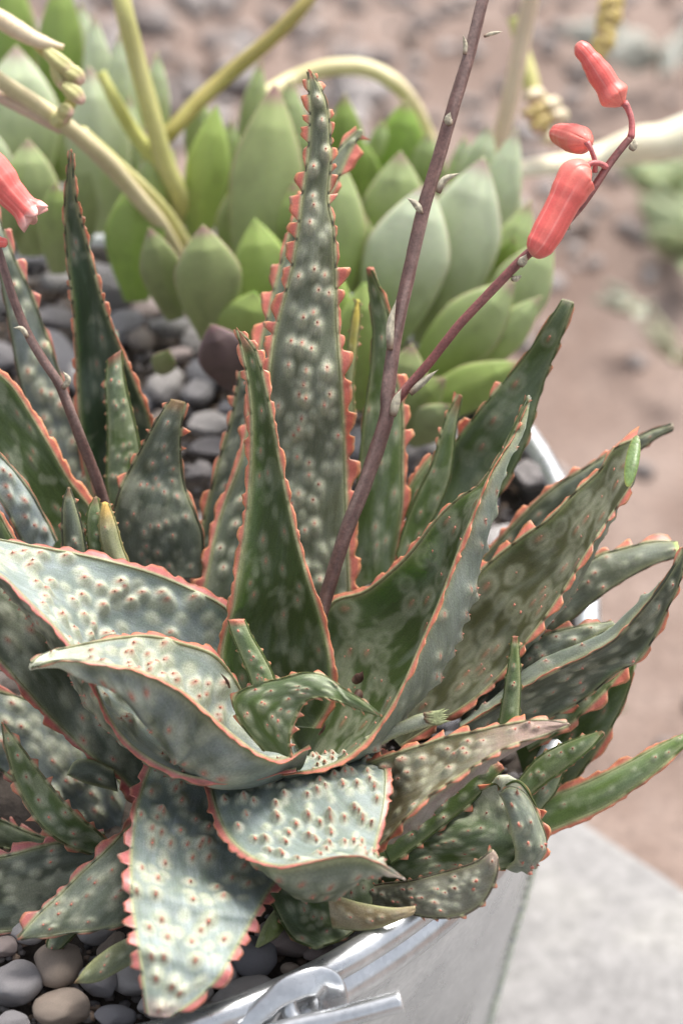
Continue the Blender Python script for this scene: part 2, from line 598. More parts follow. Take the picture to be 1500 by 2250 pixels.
    # --- prickles on the tubercles
    if prick and pr:
        nvs = 5
        A = np.arange(nvs) / nvs * 2 * np.pi
        VV, CC, F1, F2, off = [], [], [], [], 0
        for (q, x, k, sgn, rr, st) in pr:
            i = min(nu - 1, int(np.searchsorted(sarc, q + rr * .35)))
            if sgn > 0:
                jv = min(nvu - 1, int(round(x * (nvu - 1)))); base = U[i, jv]; nn = N[i]
                nn = nrm(nn + Xd[i] * (-(mm[i]) * 4 * (1 - 2 * x)))
            else:
                jv = int(np.argmin(np.abs(v2 - x))); base = Lw[i, jv]; nn = nl[i, jv]
            hgt = st.get('ph', .0011) * (.6 + .6 * r.random()) * min(1, w[i] / .01 + .3)
            rad = hgt * .42
            t1 = Xd[i]; t2 = nrm(np.cross(nn, t1))
            td_ = T[i]
            b0 = base - nn * .0003
            for f, rd_ in ((0, 1.3), (.45, .75)):
                VV.append(b0 + nn * (f * hgt) + td_ * (f * f * hgt * .7) + (t1 * np.cos(A)[:, None] + td_ * np.sin(A)[:, None] * 1.3) * rad * rd_)
            VV.append((b0 + nn * hgt * 1.0 + td_ * hgt * .75)[None])
            c = lerp(CORAL, BROWN, r.uniform(0, .9)) * r.uniform(.8, 1.15)
            CC.append(np.tile(lerp(c, PALE, .35), (nvs, 1))); CC.append(np.tile(c, (nvs + 1, 1)))
            jn = np.arange(nvs)
            F1.append(np.stack([jn, (jn + 1) % nvs, (jn + 1) % nvs + nvs, jn + nvs], 1) + off)
            F2.append(np.stack([jn + nvs, (jn + 1) % nvs + nvs, np.full(nvs, 2 * nvs)], 1) + off)
            off += 2 * nvs + 1
        me = make_mesh('prickles', np.vstack(VV), [np.vstack(F1), np.vstack(F2)], np.vstack(CC))
        po = link('prickles', me, M_PRICK, o); po['kind'] = 'stuff'
    return o


# styles of leaf skin
S_INNER = dict(base=GREEN * .75, glau=.0, pale=.55, red=.5, ring=1, r=.0022, h=.00015, sp=(.0105, .0085), skip=.32, flat=.30, elong=1.35)
S_DARK = dict(base=GREEN * .9, glau=.02, pale=.26, red=.6, ring=0, r=.0011, h=.0002, sp=(.0085, .0075), skip=.45, flat=.35, elong=2.2, ph=.0007)
S_BACK = dict(base=np.array([.092, .100, .056]), glau=.22, pale=.80, red=.8, r=.0015, h=.0008, sp=(.0060, .0050), skip=.34, flat=.4, elong=1.45)
S_GREYD = dict(base=GREY * .5, glau=.22, pale=.55, red=.7, r=.0014, h=.0005, sp=(.0062, .0052), skip=.34, flat=.5, elong=1.5)
S_SILVER = dict(silver=(.40, .455, .475), base=np.array([.105, .135, .100]), glau=.58, pale=.9, red=.9, r=.0021, h=.0012, sp=(.0080, .0066), skip=.35, flat=.2)
S_UNDER = dict(base=GREY * .85, glau=.55, pale=.35, red=.9, r=.0014, h=.0006, sp=(.0095, .0075), skip=.3, flat=.2, ph=.0010)
S_SMALL = dict(base=GREEN * 1.8, glau=.28, pale=.45, red=.8, r=.0010, h=.0004, sp=(.0055, .0048), skip=.3, flat=.3, ph=.0010)
T_SPIKY = {'pitch': (.0075, .006, .005), 'H': (.0016, .0024, .0020), 'B': (.0006, .0003, .0001), 'shape': .75}
T_FINE = {'pitch': (.005, .004, .0035), 'H': (.0006, .0010, .0010), 'B': (.0003, .0002, .0001), 'shape': .5}

# ------------------------------------------------------------------ the tub, its soil and pebbles, the ground
RIM_Z, SOIL_Z = .30, .283
TC = np.array([-.164, .998]); TR = .287


def mat_zinc():
    m, nt, b, out = new_mat('galvanized_zinc')
    tc = nt.nodes.new('ShaderNodeTexCoord')
    v = nt.nodes.new('ShaderNodeTexVoronoi'); v.inputs['Scale'].default_value = 420; v.feature = 'F1'
    nz = noise(nt, tc.outputs['Object'], 30, 4, .6)
    wv = nt.nodes.new('ShaderNodeVectorMath'); wv.operation = 'ADD'
    nt.links.new(tc.outputs['Object'], wv.inputs[0])
    nt.links.new(tc.outputs['Object'], v.inputs['Vector'])
    sp = ramp(nt, v.outputs['Color'], [(.1, (.60, .61, .62)), (.9, (.70, .71, .72))])
    st = ramp(nt, nz, [(.35, (.72, .73, .74)), (.65, (1.02, 1.02, 1.02))])
    c = mixc(nt, 'MULTIPLY', 1.0, sp, st)
    nt.links.new(c, b.inputs['Base Color'])
    b.inputs['Metallic'].default_value = .85
    nt.links.new(ramp(nt, nz, [(.3, (.22,) * 3), (.7, (.40,) * 3)]), b.inputs['Roughness'])
    n2 = noise(nt, tc.outputs['Object'], 260, 3, .6)
    bump(nt, b, n2, .25, .0004)
    return m


def mat_stone(name, cols, scale=60):
    m, nt, b, out = new_mat(name)
    tc = nt.nodes.new('ShaderNodeTexCoord')
    oi = nt.nodes.new('ShaderNodeObjectInfo')
    off = nt.nodes.new('ShaderNodeVectorMath'); off.operation = 'ADD'
    sc = nt.nodes.new('ShaderNodeVectorMath'); sc.operation = 'SCALE'; sc.inputs[3].default_value = 9
    nt.links.new(oi.outputs['Location'], sc.inputs[0])
    nt.links.new(tc.outputs['Object'], off.inputs[0]); nt.links.new(sc.outputs[0], off.inputs[1])
    n1 = noise(nt, off.outputs[0], scale, 5, .62)
    n2 = noise(nt, off.outputs[0], scale * 14, 3, .7)
    base = ramp(nt, oi.outputs['Random'], [(i / len(cols), c) for i, c in enumerate(cols)])
    nt.nodes[-1].color_ramp.interpolation = 'CONSTANT'
    c = mixc(nt, 'MULTIPLY', 1.0, base, ramp(nt, n1, [(.3, (.62, .62, .62)), (.7, (1.4, 1.36, 1.3))]))
    c = mixc(nt, 'MULTIPLY', 1.0, c, ramp(nt, n2, [(.3, (.68, .68, .68)), (.7, (1.28, 1.27, 1.25))]))
    nt.links.new(c, b.inputs['Base Color'])
    b.inputs['Roughness'].default_value = .72
    b.inputs['Specular IOR Level'].default_value = .35
    bump(nt, b, n2, .7, .0007)
    return m


def mat_noise(name, stops, scale, rough=.9, bs=.5, bd=.003, scale2=400):
    m, nt, b, out = new_mat(name)
    tc = nt.nodes.new('ShaderNodeTexCoord')
    n1 = noise(nt, tc.outputs['Object'], scale, 6, .62)
    n2 = noise(nt, tc.outputs['Object'], scale2, 3, .7)
    c = mixc(nt, 'MULTIPLY', 1.0, ramp(nt, n1, stops), ramp(nt, n2, [(.3, (.75, .75, .75)), (.7, (1.2, 1.2, 1.2))]))
    nt.links.new(c, b.inputs['Base Color'])
    b.inputs['Roughness'].default_value = rough
    bump(nt, b, n2, bs, bd)
    return m


M_ZINC = mat_zinc()
PEB = [tuple(1.4 * v_ for v_ in p_) for p_ in [(.16, .155, .165), (.22, .21, .21), (.12, .12, .135), (.20, .165, .14), (.15, .13, .12), (.27, .26, .265), (.13, .13, .145), (.24, .20, .195), (.17, .165, .165)]]
M_PEB = mat_stone('pebble_stone', PEB, 55)
M_PEBL = mat_stone('pale_stone', [(.27, .255, .265), (.33, .315, .315), (.23, .215, .22)], 50)
M_SOIL = mat_noise('dark_potting_soil', [(.3, (.03, .023, .018)), (.7, (.085, .066, .052))], 90)
M_GROUND = mat_noise('brown_earth', [(.28, (.125, .082, .064)), (.44, (.175, .124, .101)), (.58, (.22, .163, .136)), (.75, (.28, .222, .192))], 9, scale2=160)
M_SLAB = mat_noise('pale_paving_stone', [(.3, (.18, .174, .172)), (.5, (.225, .218, .213)), (.7, (.27, .262, .245))], 11, scale2=120, bd=.001)
M_CHIP = mat_tinted('gravel_stone', .8, 0, 0, .3, 300, var=.2)
M_WEED = mat_tinted('weed_leaf', .5, .1, .3, .1, 300)


def lathe(name, profile, mat, parent=None, n=256, arc=None, kind=None):
    A = np.linspace(0, 2 * np.pi, n, endpoint=False) if arc is None else np.linspace(arc[0], arc[1], n)
    p = np.asarray(profile, float)
    V = np.stack([TC[0] + np.cos(A)[:, None] * p[None, :, 0], TC[1] + np.sin(A)[:, None] * p[None, :, 0], np.zeros((n, 1)) + p[None, :, 1]], -1)
    i = np.arange(n if arc is None else n - 1)[:, None]; j = np.arange(len(p) - 1)[None]
    k = len(p); i2 = (i + 1) % n
    F = np.stack([i * k + j, i2 * k + j, i2 * k + j + 1, i * k + j + 1], -1).reshape(-1, 4)
    me = make_mesh(name, V, [F])
    return link(name, me, mat, parent)


def tube(pts, rad, nk=10, n=None, tints=None, flat=1.0, rib=0, ribamp=.0, wob=0.0, seed=0):
    """pts world (k,3); rad list; -> V (n,nk,3)"""
    pts = np.asarray(pts, float)
    ln = np.linalg.norm(np.diff(pts, axis=0), axis=1).sum()
    n = n or int(np.clip(ln / .0015, 12, 300))
    q = cr(pts, n)
    rr = prof(rad, n)
    T = nrm(np.gradient(q, axis=0))
    a = nrm(np.cross(T, CAM - q)); b = nrm(np.cross(T, a))
    A = np.arange(nk) / nk * 2 * np.pi
    R = rr[:, None] * (1 + ribamp * np.abs(np.cos(A * rib / 2))[None]) if rib else rr[:, None] * np.ones((1, nk))
    if wob: R = R * (1 + wob * (fnoise(np.arange(n)[:, None] * .22, A[None] * 1.2, seed) - .5))
    V = q[:, None] + a[:, None] * (np.cos(A)[None, :, None] * R[..., None]) + b[:, None] * (np.sin(A)[None, :, None] * R[..., None] * flat)
    return V


def tube_mesh(name, V, mat, parent, C):
    n, nk = V.shape[:2]
    VV = np.vstack([V.reshape(-1, 3), V[0].mean(0), V[-1].mean(0)])
    if C.ndim == 1: C = np.broadcast_to(C, (n, nk, 3))
    elif C.ndim == 2: C = np.broadcast_to(C[:, None], (n, nk, 3))
    CC = np.vstack([C.reshape(-1, 3), C[0].mean(0), C[-1].mean(0)])
    j = np.arange(nk)
    f1 = np.stack([(j + 1) % nk, j, np.full(nk, n * nk)], 1)
    f2 = np.stack([(n - 1) * nk + j, (n - 1) * nk + (j + 1) % nk, np.full(nk, n * nk + 1)], 1)
    return link(name, make_mesh(name, VV, [ring_faces(n, nk), f1, f2], CC), mat, parent)


# ground: one sheet with gentle relief out to the horizon
gx = np.concatenate([[-60, -20, -8], np.linspace(-2.5, 2.5, 160), [8, 20, 60]])
gy = np.concatenate([[-20, -5, -1], np.linspace(.0, 5, 180), [9, 20, 60]])
GX, GY = np.meshgrid(gx, gy, indexing='ij')
GZ = (fnoise(GX * 6, GY * 6, 3) - .5) * .025 + (fnoise(GX * 25, GY * 25, 4) - .5) * .012
tubd = np.hypot(GX - TC[0], GY - TC[1])
GZ = np.where(np.abs(GX) > 3, -.005, GZ) - .02
i = np.arange(len(gx) - 1)[:, None]; j = np.arange(len(gy) - 1)[None]; K = len(gy)
GF = np.stack([i * K + j, (i + 1) * K + j, (i + 1) * K + j + 1, i * K + j + 1], -1).reshape(-1, 4)
ground = link('ground', make_mesh('ground', np.stack([GX, GY, GZ], -1), [GF]), M_GROUND)
ground['kind'] = 'structure'

# paving slab under the tub, its worn rear edge crosses the lower right of the view
c0 = on_plane(1268, 1770, .012)[:2]; c1 = on_plane(1500, 1925, .012)[:2]
dv = (c1 - c0) / np.linalg.norm(c1 - c0)
nv_ = np.array([-dv[1], dv[0]])
if nv_[1] < 0: nv_ = -nv_
A0, A1 = c0 - dv * .75, c0 + dv * .9
nn_ = 120
top = []
edge_pts = [A0 + (A1 - A0) * t + nv_ * ((fnoise(np.array(t * 9.), np.array(0.), 8) - .5) * .02) for t in np.linspace(0, 1, nn_)]
far_ = [p - nv_ * 1.1 for p in edge_pts]
Vs, Fs = [], []
rows = [(0, -.03), (0, .004), (-.004, .010), (-.012, .012), (-.2, .012), (-.6, .012), (-1.1, .012), (-1.1, -.03)]
for p in edge_pts:
    for (o_, z_) in rows: Vs.append([*(p + nv_ * o_), z_])
Fs = ring_faces(nn_, len(rows), True)
slab = link('paving', make_mesh('paving', np.array(Vs), [Fs]), M_SLAB)
slab['kind'] = 'structure'

# loose gravel on the earth behind and beside (too many to count)
r_ = np.random.default_rng(12)
ico = np.array([[0, 0, 1], [.89, 0, .45], [.28, .85, .45], [-.72, .53, .45], [-.72, -.53, .45], [.28, -.85, .45],
                [.72, .53, -.45], [-.28, .85, -.45], [-.89, 0, -.45], [-.28, -.85, -.45], [.72, -.53, -.45], [0, 0, -1]])
icf = np.array([[0, 1, 2], [0, 2, 3], [0, 3, 4], [0, 4, 5], [0, 5, 1], [1, 6, 2], [2, 7, 3], [3, 8, 4], [4, 9, 5], [5, 10, 1],
                [2, 6, 7], [3, 7, 8], [4, 8, 9], [5, 9, 10], [1, 10, 6], [6, 11, 7], [7, 11, 8], [8, 11, 9], [9, 11, 10], [10, 11, 6]])
GV, GFc, GC, off = [], [], [], 0
tries = 0
while len(GV) < 6500 and tries < 60000:
    tries += 1
    x = r_.uniform(-1.3, 1.3); y = r_.uniform(1.0, 3.4)
    left = 1 / (1 + math.exp((x - .12) * 9)) * sstep(1.5, 1.75, y) + .035
    if r_.random() > left: continue
    if np.dot(np.array([x, y]) - c0, nv_) < .01 or math.hypot(x - TC[0], y - TC[1]) < TR: continue
    s_ = r_.lognormal(-4.55, .45)
    s_ = min(s_, .022 if x < .05 else .009)
    big = s_
    a = r_.uniform(0, 6.28)
    v = ico * (1 + r_.uniform(-.22, .22, (12, 1))) * np.array([1, r_.uniform(.6, 1), r_.uniform(.45, .8)]) * big
    v = v @ np.array([[math.cos(a), math.sin(a), 0], [-math.sin(a), math.cos(a), 0], [0, 0, 1]])
    z = float((fnoise(np.array(x * 6), np.array(y * 6), 3) - .5) * .025 + (fnoise(np.array(x * 25), np.array(y * 25), 4) - .5) * .012) - .02
    GV.append(v + np.array([x, y, z + big * .3]))
    col = np.array([(.22, .19, .178), (.25, .22, .205), (.19, .158, .146), (.30, .27, .258), (.20, .155, .132)][r_.integers(5)]) * r_.uniform(.7, 1.25)
    GC.append(np.tile(col, (12, 1))); GFc.append(icf + off); off += 12
gr = link('gravel', make_mesh('gravel', np.vstack(GV), [np.vstack(GFc)], np.vstack(GC), smooth=True), M_CHIP)
tag(gr, 'loose pale and brown gravel scattered over the earth behind the tub', 'gravel', kind='stuff')

# the tub
tub = empty('metal_tub', (TC[0], TC[1], .012), 'round galvanized metal tub holding the aloes and echeverias', 'tub')
R0 = TR
lathe('tub_wall', [(R0 - .006, .296), (R0 - .006, .286), (R0 - .0065, .27), (R0 - .042, .013), (R0 - .046, .012), (0.001, .012), (0.001, .016), (R0 - .050, .016),
                   (R0 - .0105, .27), (R0 - .0095, .286), (R0 - .0095, .296)][::-1], M_ZINC, tub)
a = np.linspace(0, 2 * np.pi, 18)
lathe('rolled_rim', [(R0 - .0045 + .0066 * math.cos(t), .2995 + .0066 * math.sin(t)) for t in a], M_ZINC, tub, n=320)
lathe('raised_band', [(R0 - .0066, .2885), (R0 - .0022, .2855), (R0 + .0008, .2815), (R0 - .0002, .2765), (R0 - .0035, .272), (R0 - .0068, .2695)][::-1], M_ZINC, tub, n=320)
lathe('foot_band', [(R0 - .0385, .045), (R0 - .036, .040), (R0 - .0362, .034), (R0 - .0408, .029)][::-1], M_ZINC, tub, n=256)


def mat_grime():
    m, nt, b, out = new_mat('algae_speckled_seam')
    tc = nt.nodes.new('ShaderNodeTexCoord')
    n1 = noise(nt, tc.outputs['Object'], 190, 4, .7)
    c = ramp(nt, n1, [(.35, (.50, .52, .54)), (.5, (.48, .54, .42)), (.6, (.75, .77, .72))])
    nt.links.new(c, b.inputs['Base Color']); b.inputs['Roughness'].default_value = .5; b.inputs['Metallic'].default_value = .4
    bump(nt, b, n1, .6, .001)
    return m


M_GRIME = mat_grime()
# upright folded seam of the wall
sa_ = math.radians(-17)
SV = []
for z in np.linspace(.268, .046, 60):
    rr = np.interp(z, [.013, .27], [R0 - .042, R0 - .0065])
    for da, dr in ((-.026, .0002), (-.018, .0022), (0, .0028), (.018, .0022), (.026, .0002)):
        jit = .0006 * math.sin(z * 900 + da * 300)
        SV.append([TC[0] + math.cos(sa_ + da) * (rr + dr + jit), TC[1] + math.sin(sa_ + da) * (rr + dr + jit), z])
link('wall_seam', make_mesh('wall_seam', np.array(SV), [ring_faces(60, 5, False)]), M_GRIME, tub)

# handle lug, ring and hinge rod at the front of the tub
lug = [P(x, y, z) for x, y, z in [(480, 2330, -.064), (532, 2262, -.067), (578, 2216, -.069), (625, 2180, -.069), (676, 2158, -.067), (716, 2162, -.063), (732, 2196, -.060), (728, 2245, -.058), (712, 2310, -.055)]]
n_l = 90
q = cr(np.array(lug), n_l)
wd = prof([.0042, .0044, .0045, .0048, .0056, .0066, .0064, .0056, .0046], n_l)
T_ = nrm(np.gradient(q, axis=0)); vw = nrm(CAM - q)
sx = nrm(np.cross(T_, vw)); nb = nrm(np.cross(T_, sx))
A = np.arange(20) / 20 * 2 * np.pi
LV = q[:, None] + sx[:, None] * (np.sign(np.cos(A)) * np.abs(np.cos(A)) ** .75)[None, :, None] * wd[:, None, None] + nb[:, None] * np.sin(A)[None, :, None] * .0015
lg = tube_mesh('handle_lug', LV, M_ZINC, tub, np.array([.6, .6, .6]))
plate = np.array([P(x, y, z) for x, y, z in [(588, 2240, -.052), (640, 2180, -.052), (700, 2165, -.052), (735, 2200, -.05), (728, 2300, -.048), (600, 2300, -.05)]])
PV = np.vstack([plate, plate + FW * .003]); k = len(plate)
pf = [np.arange(k)[None, ::-1], (np.arange(k) + k)[None]]
pside = np.array([[a_, (a_ + 1) % k, (a_ + 1) % k + k, a_ + k] for a_ in range(k)])
link('lug_plate', make_mesh('lug_plate', PV, pf + [pside], smooth=False), M_ZINC, tub)
rod = tube([P(540, 2290, -.070), P(650, 2257, -.071), P(760, 2232, -.072), P(882, 2199, -.073)], [.0046, .0046, .0047, .0046], 20, 60)
tube_mesh('hinge_rod', rod, M_ZINC, tub, np.array([.6, .6, .6]))
ringv = tube([P(560, 2300, -.060), P(590, 2235, -.062), P(625, 2190, -.062), P(640, 2230, -.064), P(690, 2290, -.066), P(800, 2330, -.066)], [.0036] * 3, 16, 80)
tube_mesh('carrying_ring', ringv, M_ZINC, tub, np.array([.6, .6, .6]))

# soil bed and its pebbles
def soil_h(x, y):
    d = math.hypot(x - TC[0], y - TC[1]) / TR
    return SOIL_Z - .012 + .030 * max(0, 1 - d) * 1.0 + .018 * max(0, min(1, (y - 1.08) / .12)) * (1 if d < .95 else .4)

ns_, nr_ = 96, 26
SVv = []
for i_ in range(nr_):
    for j_ in range(ns_):
        rr = (TR - .0102) * i_ / (nr_ - 1) + .0005; an = 2 * np.pi * j_ / ns_
        x, y = TC[0] + rr * math.cos(an), TC[1] + rr * math.sin(an)
        SVv.append([x, y, soil_h(x, y) - .006 + .006 * (float(vnoise(np.array(x * 120), np.array(y * 120), 2)) - .5)])
bed = link('pebble_bed', make_mesh('pebble_bed', np.array(SVv), [ring_faces(nr_, ns_)[:, ::-1]]), M_SOIL)
bed['kind'] = 'structure'
import bmesh


def pebble_mesh(seed, ang=0.0):
    bm = bmesh.new(); bmesh.ops.create_icosphere(bm, subdivisions=4, radius=1)
    co = np.array([v.co[:] for v in bm.verts]); r = np.random.default_rng(seed)
    d = np.ones(len(co))
    for k in range(9):                       # worn flat sides
        ax = nrm(r.normal(size=3)); lim = r.uniform(.5 if ang else .66, .9)
        p = co @ ax
        cut = np.maximum(0, p - lim); co = co - ax[None] * (cut * (.9 if ang else .7))[:, None]
    f = r.normal(size=(4, 3)) * 1.7
    d = sum(np.sin(co @ f[k] + r.uniform(0, 6)) for k in range(4)) * .05
    co = co * (1 + d)[:, None]
    f = r.normal(size=(3, 3)) * 6
    co = co * (1 + (.012 if not ang else .025) * sum(np.sin(co @ f[k] + k) for k in range(3)))[:, None]
    for v, c in zip(bm.verts, co): v.co = c
    me = bpy.data.meshes.new('pebble'); bm.to_mesh(me); bm.free()
    me.polygons.foreach_set('use_smooth', np.ones(len(me.polygons), bool))
    me.materials.append(M_PEB)
    return me


PM = [pebble_mesh(k) for k in range(9)] + [pebble_mesh(20 + k, 1) for k in range(4)]
placed = []
r_ = np.random.default_rng(33)


def pebble(c, s, rot, mi, label=None):
    o = bpy.data.objects.new('pebble', PM[mi]); COL.objects.link(o); o.parent = bed
    o.location = [float(v) for v in c]; o.scale = [float(v) for v in s]; o.rotation_euler = rot
    placed.append((np.array(c), max(s)))
    if label: o['label'] = label
    return o


def pale_stone(o):
    o.material_slots[0].link = 'OBJECT'; o.material_slots[0].material = M_PEBL


def peb_px(x, y, rx, ry, ang=0, mi=0, lift=0.0, label=None, zf=.8):
    """pebble resting on the bed, seen at photo pixel x,y with radii rx,ry (px)"""
    c = on_plane(x, y, SOIL_Z + .002 + lift)
    D = np.dot(c - CAM, FW); k = D / FPX
    return pebble(c, (rx * k, ry * k, min(rx, ry) * k * zf), (math.radians(-42 * .6), 0, math.radians(ang)), mi, label)


for a_ in [(28, 2165, 64, 78, 8, 0), (128, 2120, 62, 66, -12, 1), (142, 2215, 66, 52, 5, 2), (60, 2045, 46, 34, 0, 3), (205, 2045, 48, 40, 0, 4),
           (245, 2080, 44, 30, 45, 9), (222, 2160, 50, 42, -10, 5), (292, 2150, 48, 46, 0, 6), (254, 2236, 46, 36, 0, 7),
           (28, 2245, 40, 30, 0, 8), (425, 2185, 42, 46, 0, 0), (480, 2140, 46, 42, 20, 3), (556, 2102, 62, 58, -25, 1),
           (628, 2064, 66, 48, -22, 2), (528, 2190, 88, 50, 30, 6), (462, 2232, 52, 36, 0, 4), (398, 2240, 34, 28, 0, 7), (640, 2132, 24, 20, 0, 5),
           (335, 2210, 36, 34, 0, 8), (700, 2090, 36, 22, 25, 3), (745, 2070, 40, 22, 30, 7), (186, 2010, 36, 30, 10, 5), (365, 2105, 40, 32, 0, 1),
           (10, 2080, 34, 30, 0, 2), (780, 2040, 34, 20, 30, 4)]:
    peb_px(*a_)
for a_ in [(372, 720, 46, 38, 0, 0), (235, 640, 72, 78, 20, 5), (120, 705, 60, 40, -20, 10), (70, 570, 40, 30, 0, 2), (365, 850, 52, 56, 40, 9),
           (432, 862, 36, 50, -15, 6), (512, 838, 36, 34, 0, 7), (462, 930, 48, 36, 10, 11), (456, 985, 52, 30, 12, 12), (440, 1040, 34, 36, 0, 10),
           (310, 745, 30, 40, 10, 3), (125, 620, 44, 30, 0, 1), (500, 900, 26, 24, 0, 8), (390, 780, 34, 20, 10, 4)]:
    o_ = peb_px(*a_, lift=.018)
    if a_[0] in (462, 456, 365, 120, 440): pale_stone(o_)
for a_ in [(905, 990, 44, 74, 0, 9), (968, 1075, 40, 50, 20, 10), (1170, 1040, 40, 60, -20, 11), (1012, 1010, 40, 34, 0, 5), (1190, 1330, 60, 34, 10, 12), (1000, 1390, 60, 60, 0, 9)]:
    pale_stone(peb_px(*a_, lift=.012))
n_ = 0
dk_ = on_plane(230, 1790, SOIL_Z)      # bare shaded soil under the lower left aloe
for t_ in range(6000):
    if n_ >= 262: break
    rr = (TR - .022) * math.sqrt(r_.random()); an = r_.uniform(0, 6.283)
    x, y = TC[0] + rr * math.cos(an), TC[1] + rr * math.sin(an)
    s_ = r_.choice([.008, .010, .0115, .0135, .016]) * r_.uniform(.85, 1.15)
    z = soil_h(x, y) + s_ * .25
    if math.hypot(x - dk_[0], y - dk_[1]) < .07: continue
    c = np.array([x, y, z])
    if any(np.linalg.norm((c - p)[:2]) < (s_ + q_) * .64 for p, q_ in placed): continue
    pebble(c, (s_ * r_.uniform(.85, 1.25), s_, s_ * r_.uniform(.6, .85)), (r_.uniform(-.4, .4), r_.uniform(-.4, .4), r_.uniform(0, 6.28)), int(r_.integers(len(PM))))
    n_ += 1

# fine grit lodged between the pebbles
GV, GFc, GC, off = [], [], [], 0
for k in range(6500):
    rr = (TR - .014) * math.sqrt(r_.random()); an = r_.uniform(0, 6.283)
    x, y = TC[0] + rr * math.cos(an), TC[1] + rr * math.sin(an)
    if math.hypot(x - dk_[0], y - dk_[1]) < .05: continue
    s_ = r_.uniform(.0012, .0038)
    v = ico * (1 + r_.uniform(-.3, .3, (12, 1))) * s_ * np.array([1, r_.uniform(.6, 1), r_.uniform(.5, .9)])
    GV.append(v + np.array([x, y, soil_h(x, y) - .001 + r_.uniform(0, .004)]))
    GC.append(np.tile(np.array([(.20, .18, .17), (.28, .25, .24), (.13, .12, .12), (.22, .16, .12)][r_.integers(4)]) * r_.uniform(.7, 1.2), (12, 1)))
    GFc.append(icf + off); off += 12
gt = link('grit', make_mesh('grit', np.vstack(GV), [np.vstack(GFc)], np.vstack(GC), smooth=False), M_CHIP)
tag(gt, 'fine grit lodged between the pebbles in the tub', 'grit', kind='stuff')

# ------------------------------------------------------------------ the large aloe in the middle
def soil_pt(x, y):
    return on_plane(x, y, SOIL_Z)


main = empty('aloe_plant', soil_pt(640, 1700), 'large speckled aloe in the middle of the tub with a tall flower stalk', 'aloe')

# tall leaf standing behind the crown, back face to us
aloe_leaf(main,
          [(676, 152), (678, 200), (681, 250), (675, 350), (662, 440), (655, 500), (640, 590), (612, 700), (598, 760), (588, 860), (575, 1000), (560, 1180), (560, 1380)],
          [(684, 156), (708, 200), (722, 250), (727, 350), (722, 440), (733, 500), (738, 600), (740, 700), (744, 760), (752, 870), (758, 1000), (763, 1180), (772, 1380)],
          [-.005, 0, .01, .03, .035], [-.005, 0, .01, .03, .035], m=[.18, .16, .10, .06], b=.12,
          up=dict(S_BACK, h=.0011, sp=(.0074, .0060), r=.0017, glau=.22), low=S_DARK, lowseen=False, seed=1, yel=.9,
          teeth={'pitch': (.011, .0085, .007, .0045), 'H': (.0018, .0028, .0034, .0020), 'B': (.0022, .0016, .0004, .0001), 'shape': 1.05}, tip=(CORAL * .6, .006), pinkness=.1)
# leaf right behind it, only its left teeth show
aloe_leaf(main,
          [(790, 283), (750, 320), (700, 380), (652, 470), (628, 540), (606, 620), (590, 690), (572, 760), (552, 880), (532, 1000), (492, 1110), (470, 1190), (452, 1280), (440, 1330)],
          [(798, 292), (770, 330), (730, 420), (690, 480), (680, 560), (680, 640), (680, 700), (680, 800), (680, 900), (670, 1000), (660, 1110), (650, 1190), (640, 1280), (640, 1330)],
          [.06, .055, .05, .045, .04], [.06, .055, .05, .045, .045], m=[.1, .05], b=.15, up=dict(S_BACK, sp=(.009, .0075), base=GREY * .7), lowseen=False, seed=2,
          teeth={'pitch': (.0125, .010, .011), 'H': (.0022, .0030, .0034), 'B': (.0018, .0008, .0002), 'shape': 1.0}, pinkness=.25)
aloe_leaf(main,
          [(528, 815), (520, 850), (510, 910), (490, 980), (468, 1060), (450, 1130), (436, 1220), (430, 1300)],
          [(545, 820), (560, 860), (570, 910), (570, 980), (560, 1060), (550, 1130), (540, 1220), (540, 1300)],
          [.06, .06], [.06, .06], m=.1, b=.15, up=dict(S_GREYD), lowseen=False, seed=3,
          teeth={'pitch': (.009, .008, .007), 'H': (.0015, .0026, .0026), 'B': (.0008, .0004, .0001), 'shape': .9})
# front upright leaf, dark channel towards us
aloe_leaf(main,
          [(519, 720), (533, 775), (546, 840), (552, 900), (553, 980), (548, 1080), (538, 1170), (524, 1260), (512, 1340), (494, 1400), (486, 1470), (500, 1540), (560, 1600)],
          [(524, 724), (562, 770), (584, 850), (600, 930), (614, 1010), (632, 1100), (650, 1180), (672, 1260), (696, 1330), (714, 1400), (726, 1470), (724, 1540), (690, 1600)],
          [-.02, -.018, -.012, -.008, .0, .01], [-.02, -.02, -.016, -.012, .0, .01], m=[-.1, -.2, -.24, -.2], b=[.2, .18, .10, .05], s=[.15, .36, .20, .10, .04],
          up=dict(S_DARK, flat=.25), low=dict(S_UNDER, h=.0004), seed=4,
          teeth={'pitch': (.009, .0085, .007, .008), 'H': (.0002, .0008, .0016, .0014), 'B': (.0020, .0014, .0009, .0004), 'shape': 1.1,
                 'R': {'H': (.0002, .0003, .0010, .0026), 'B': (.0020, .0012, .0007, .0004)}}, tip=(CORAL * .5, .012), wob=.0004)
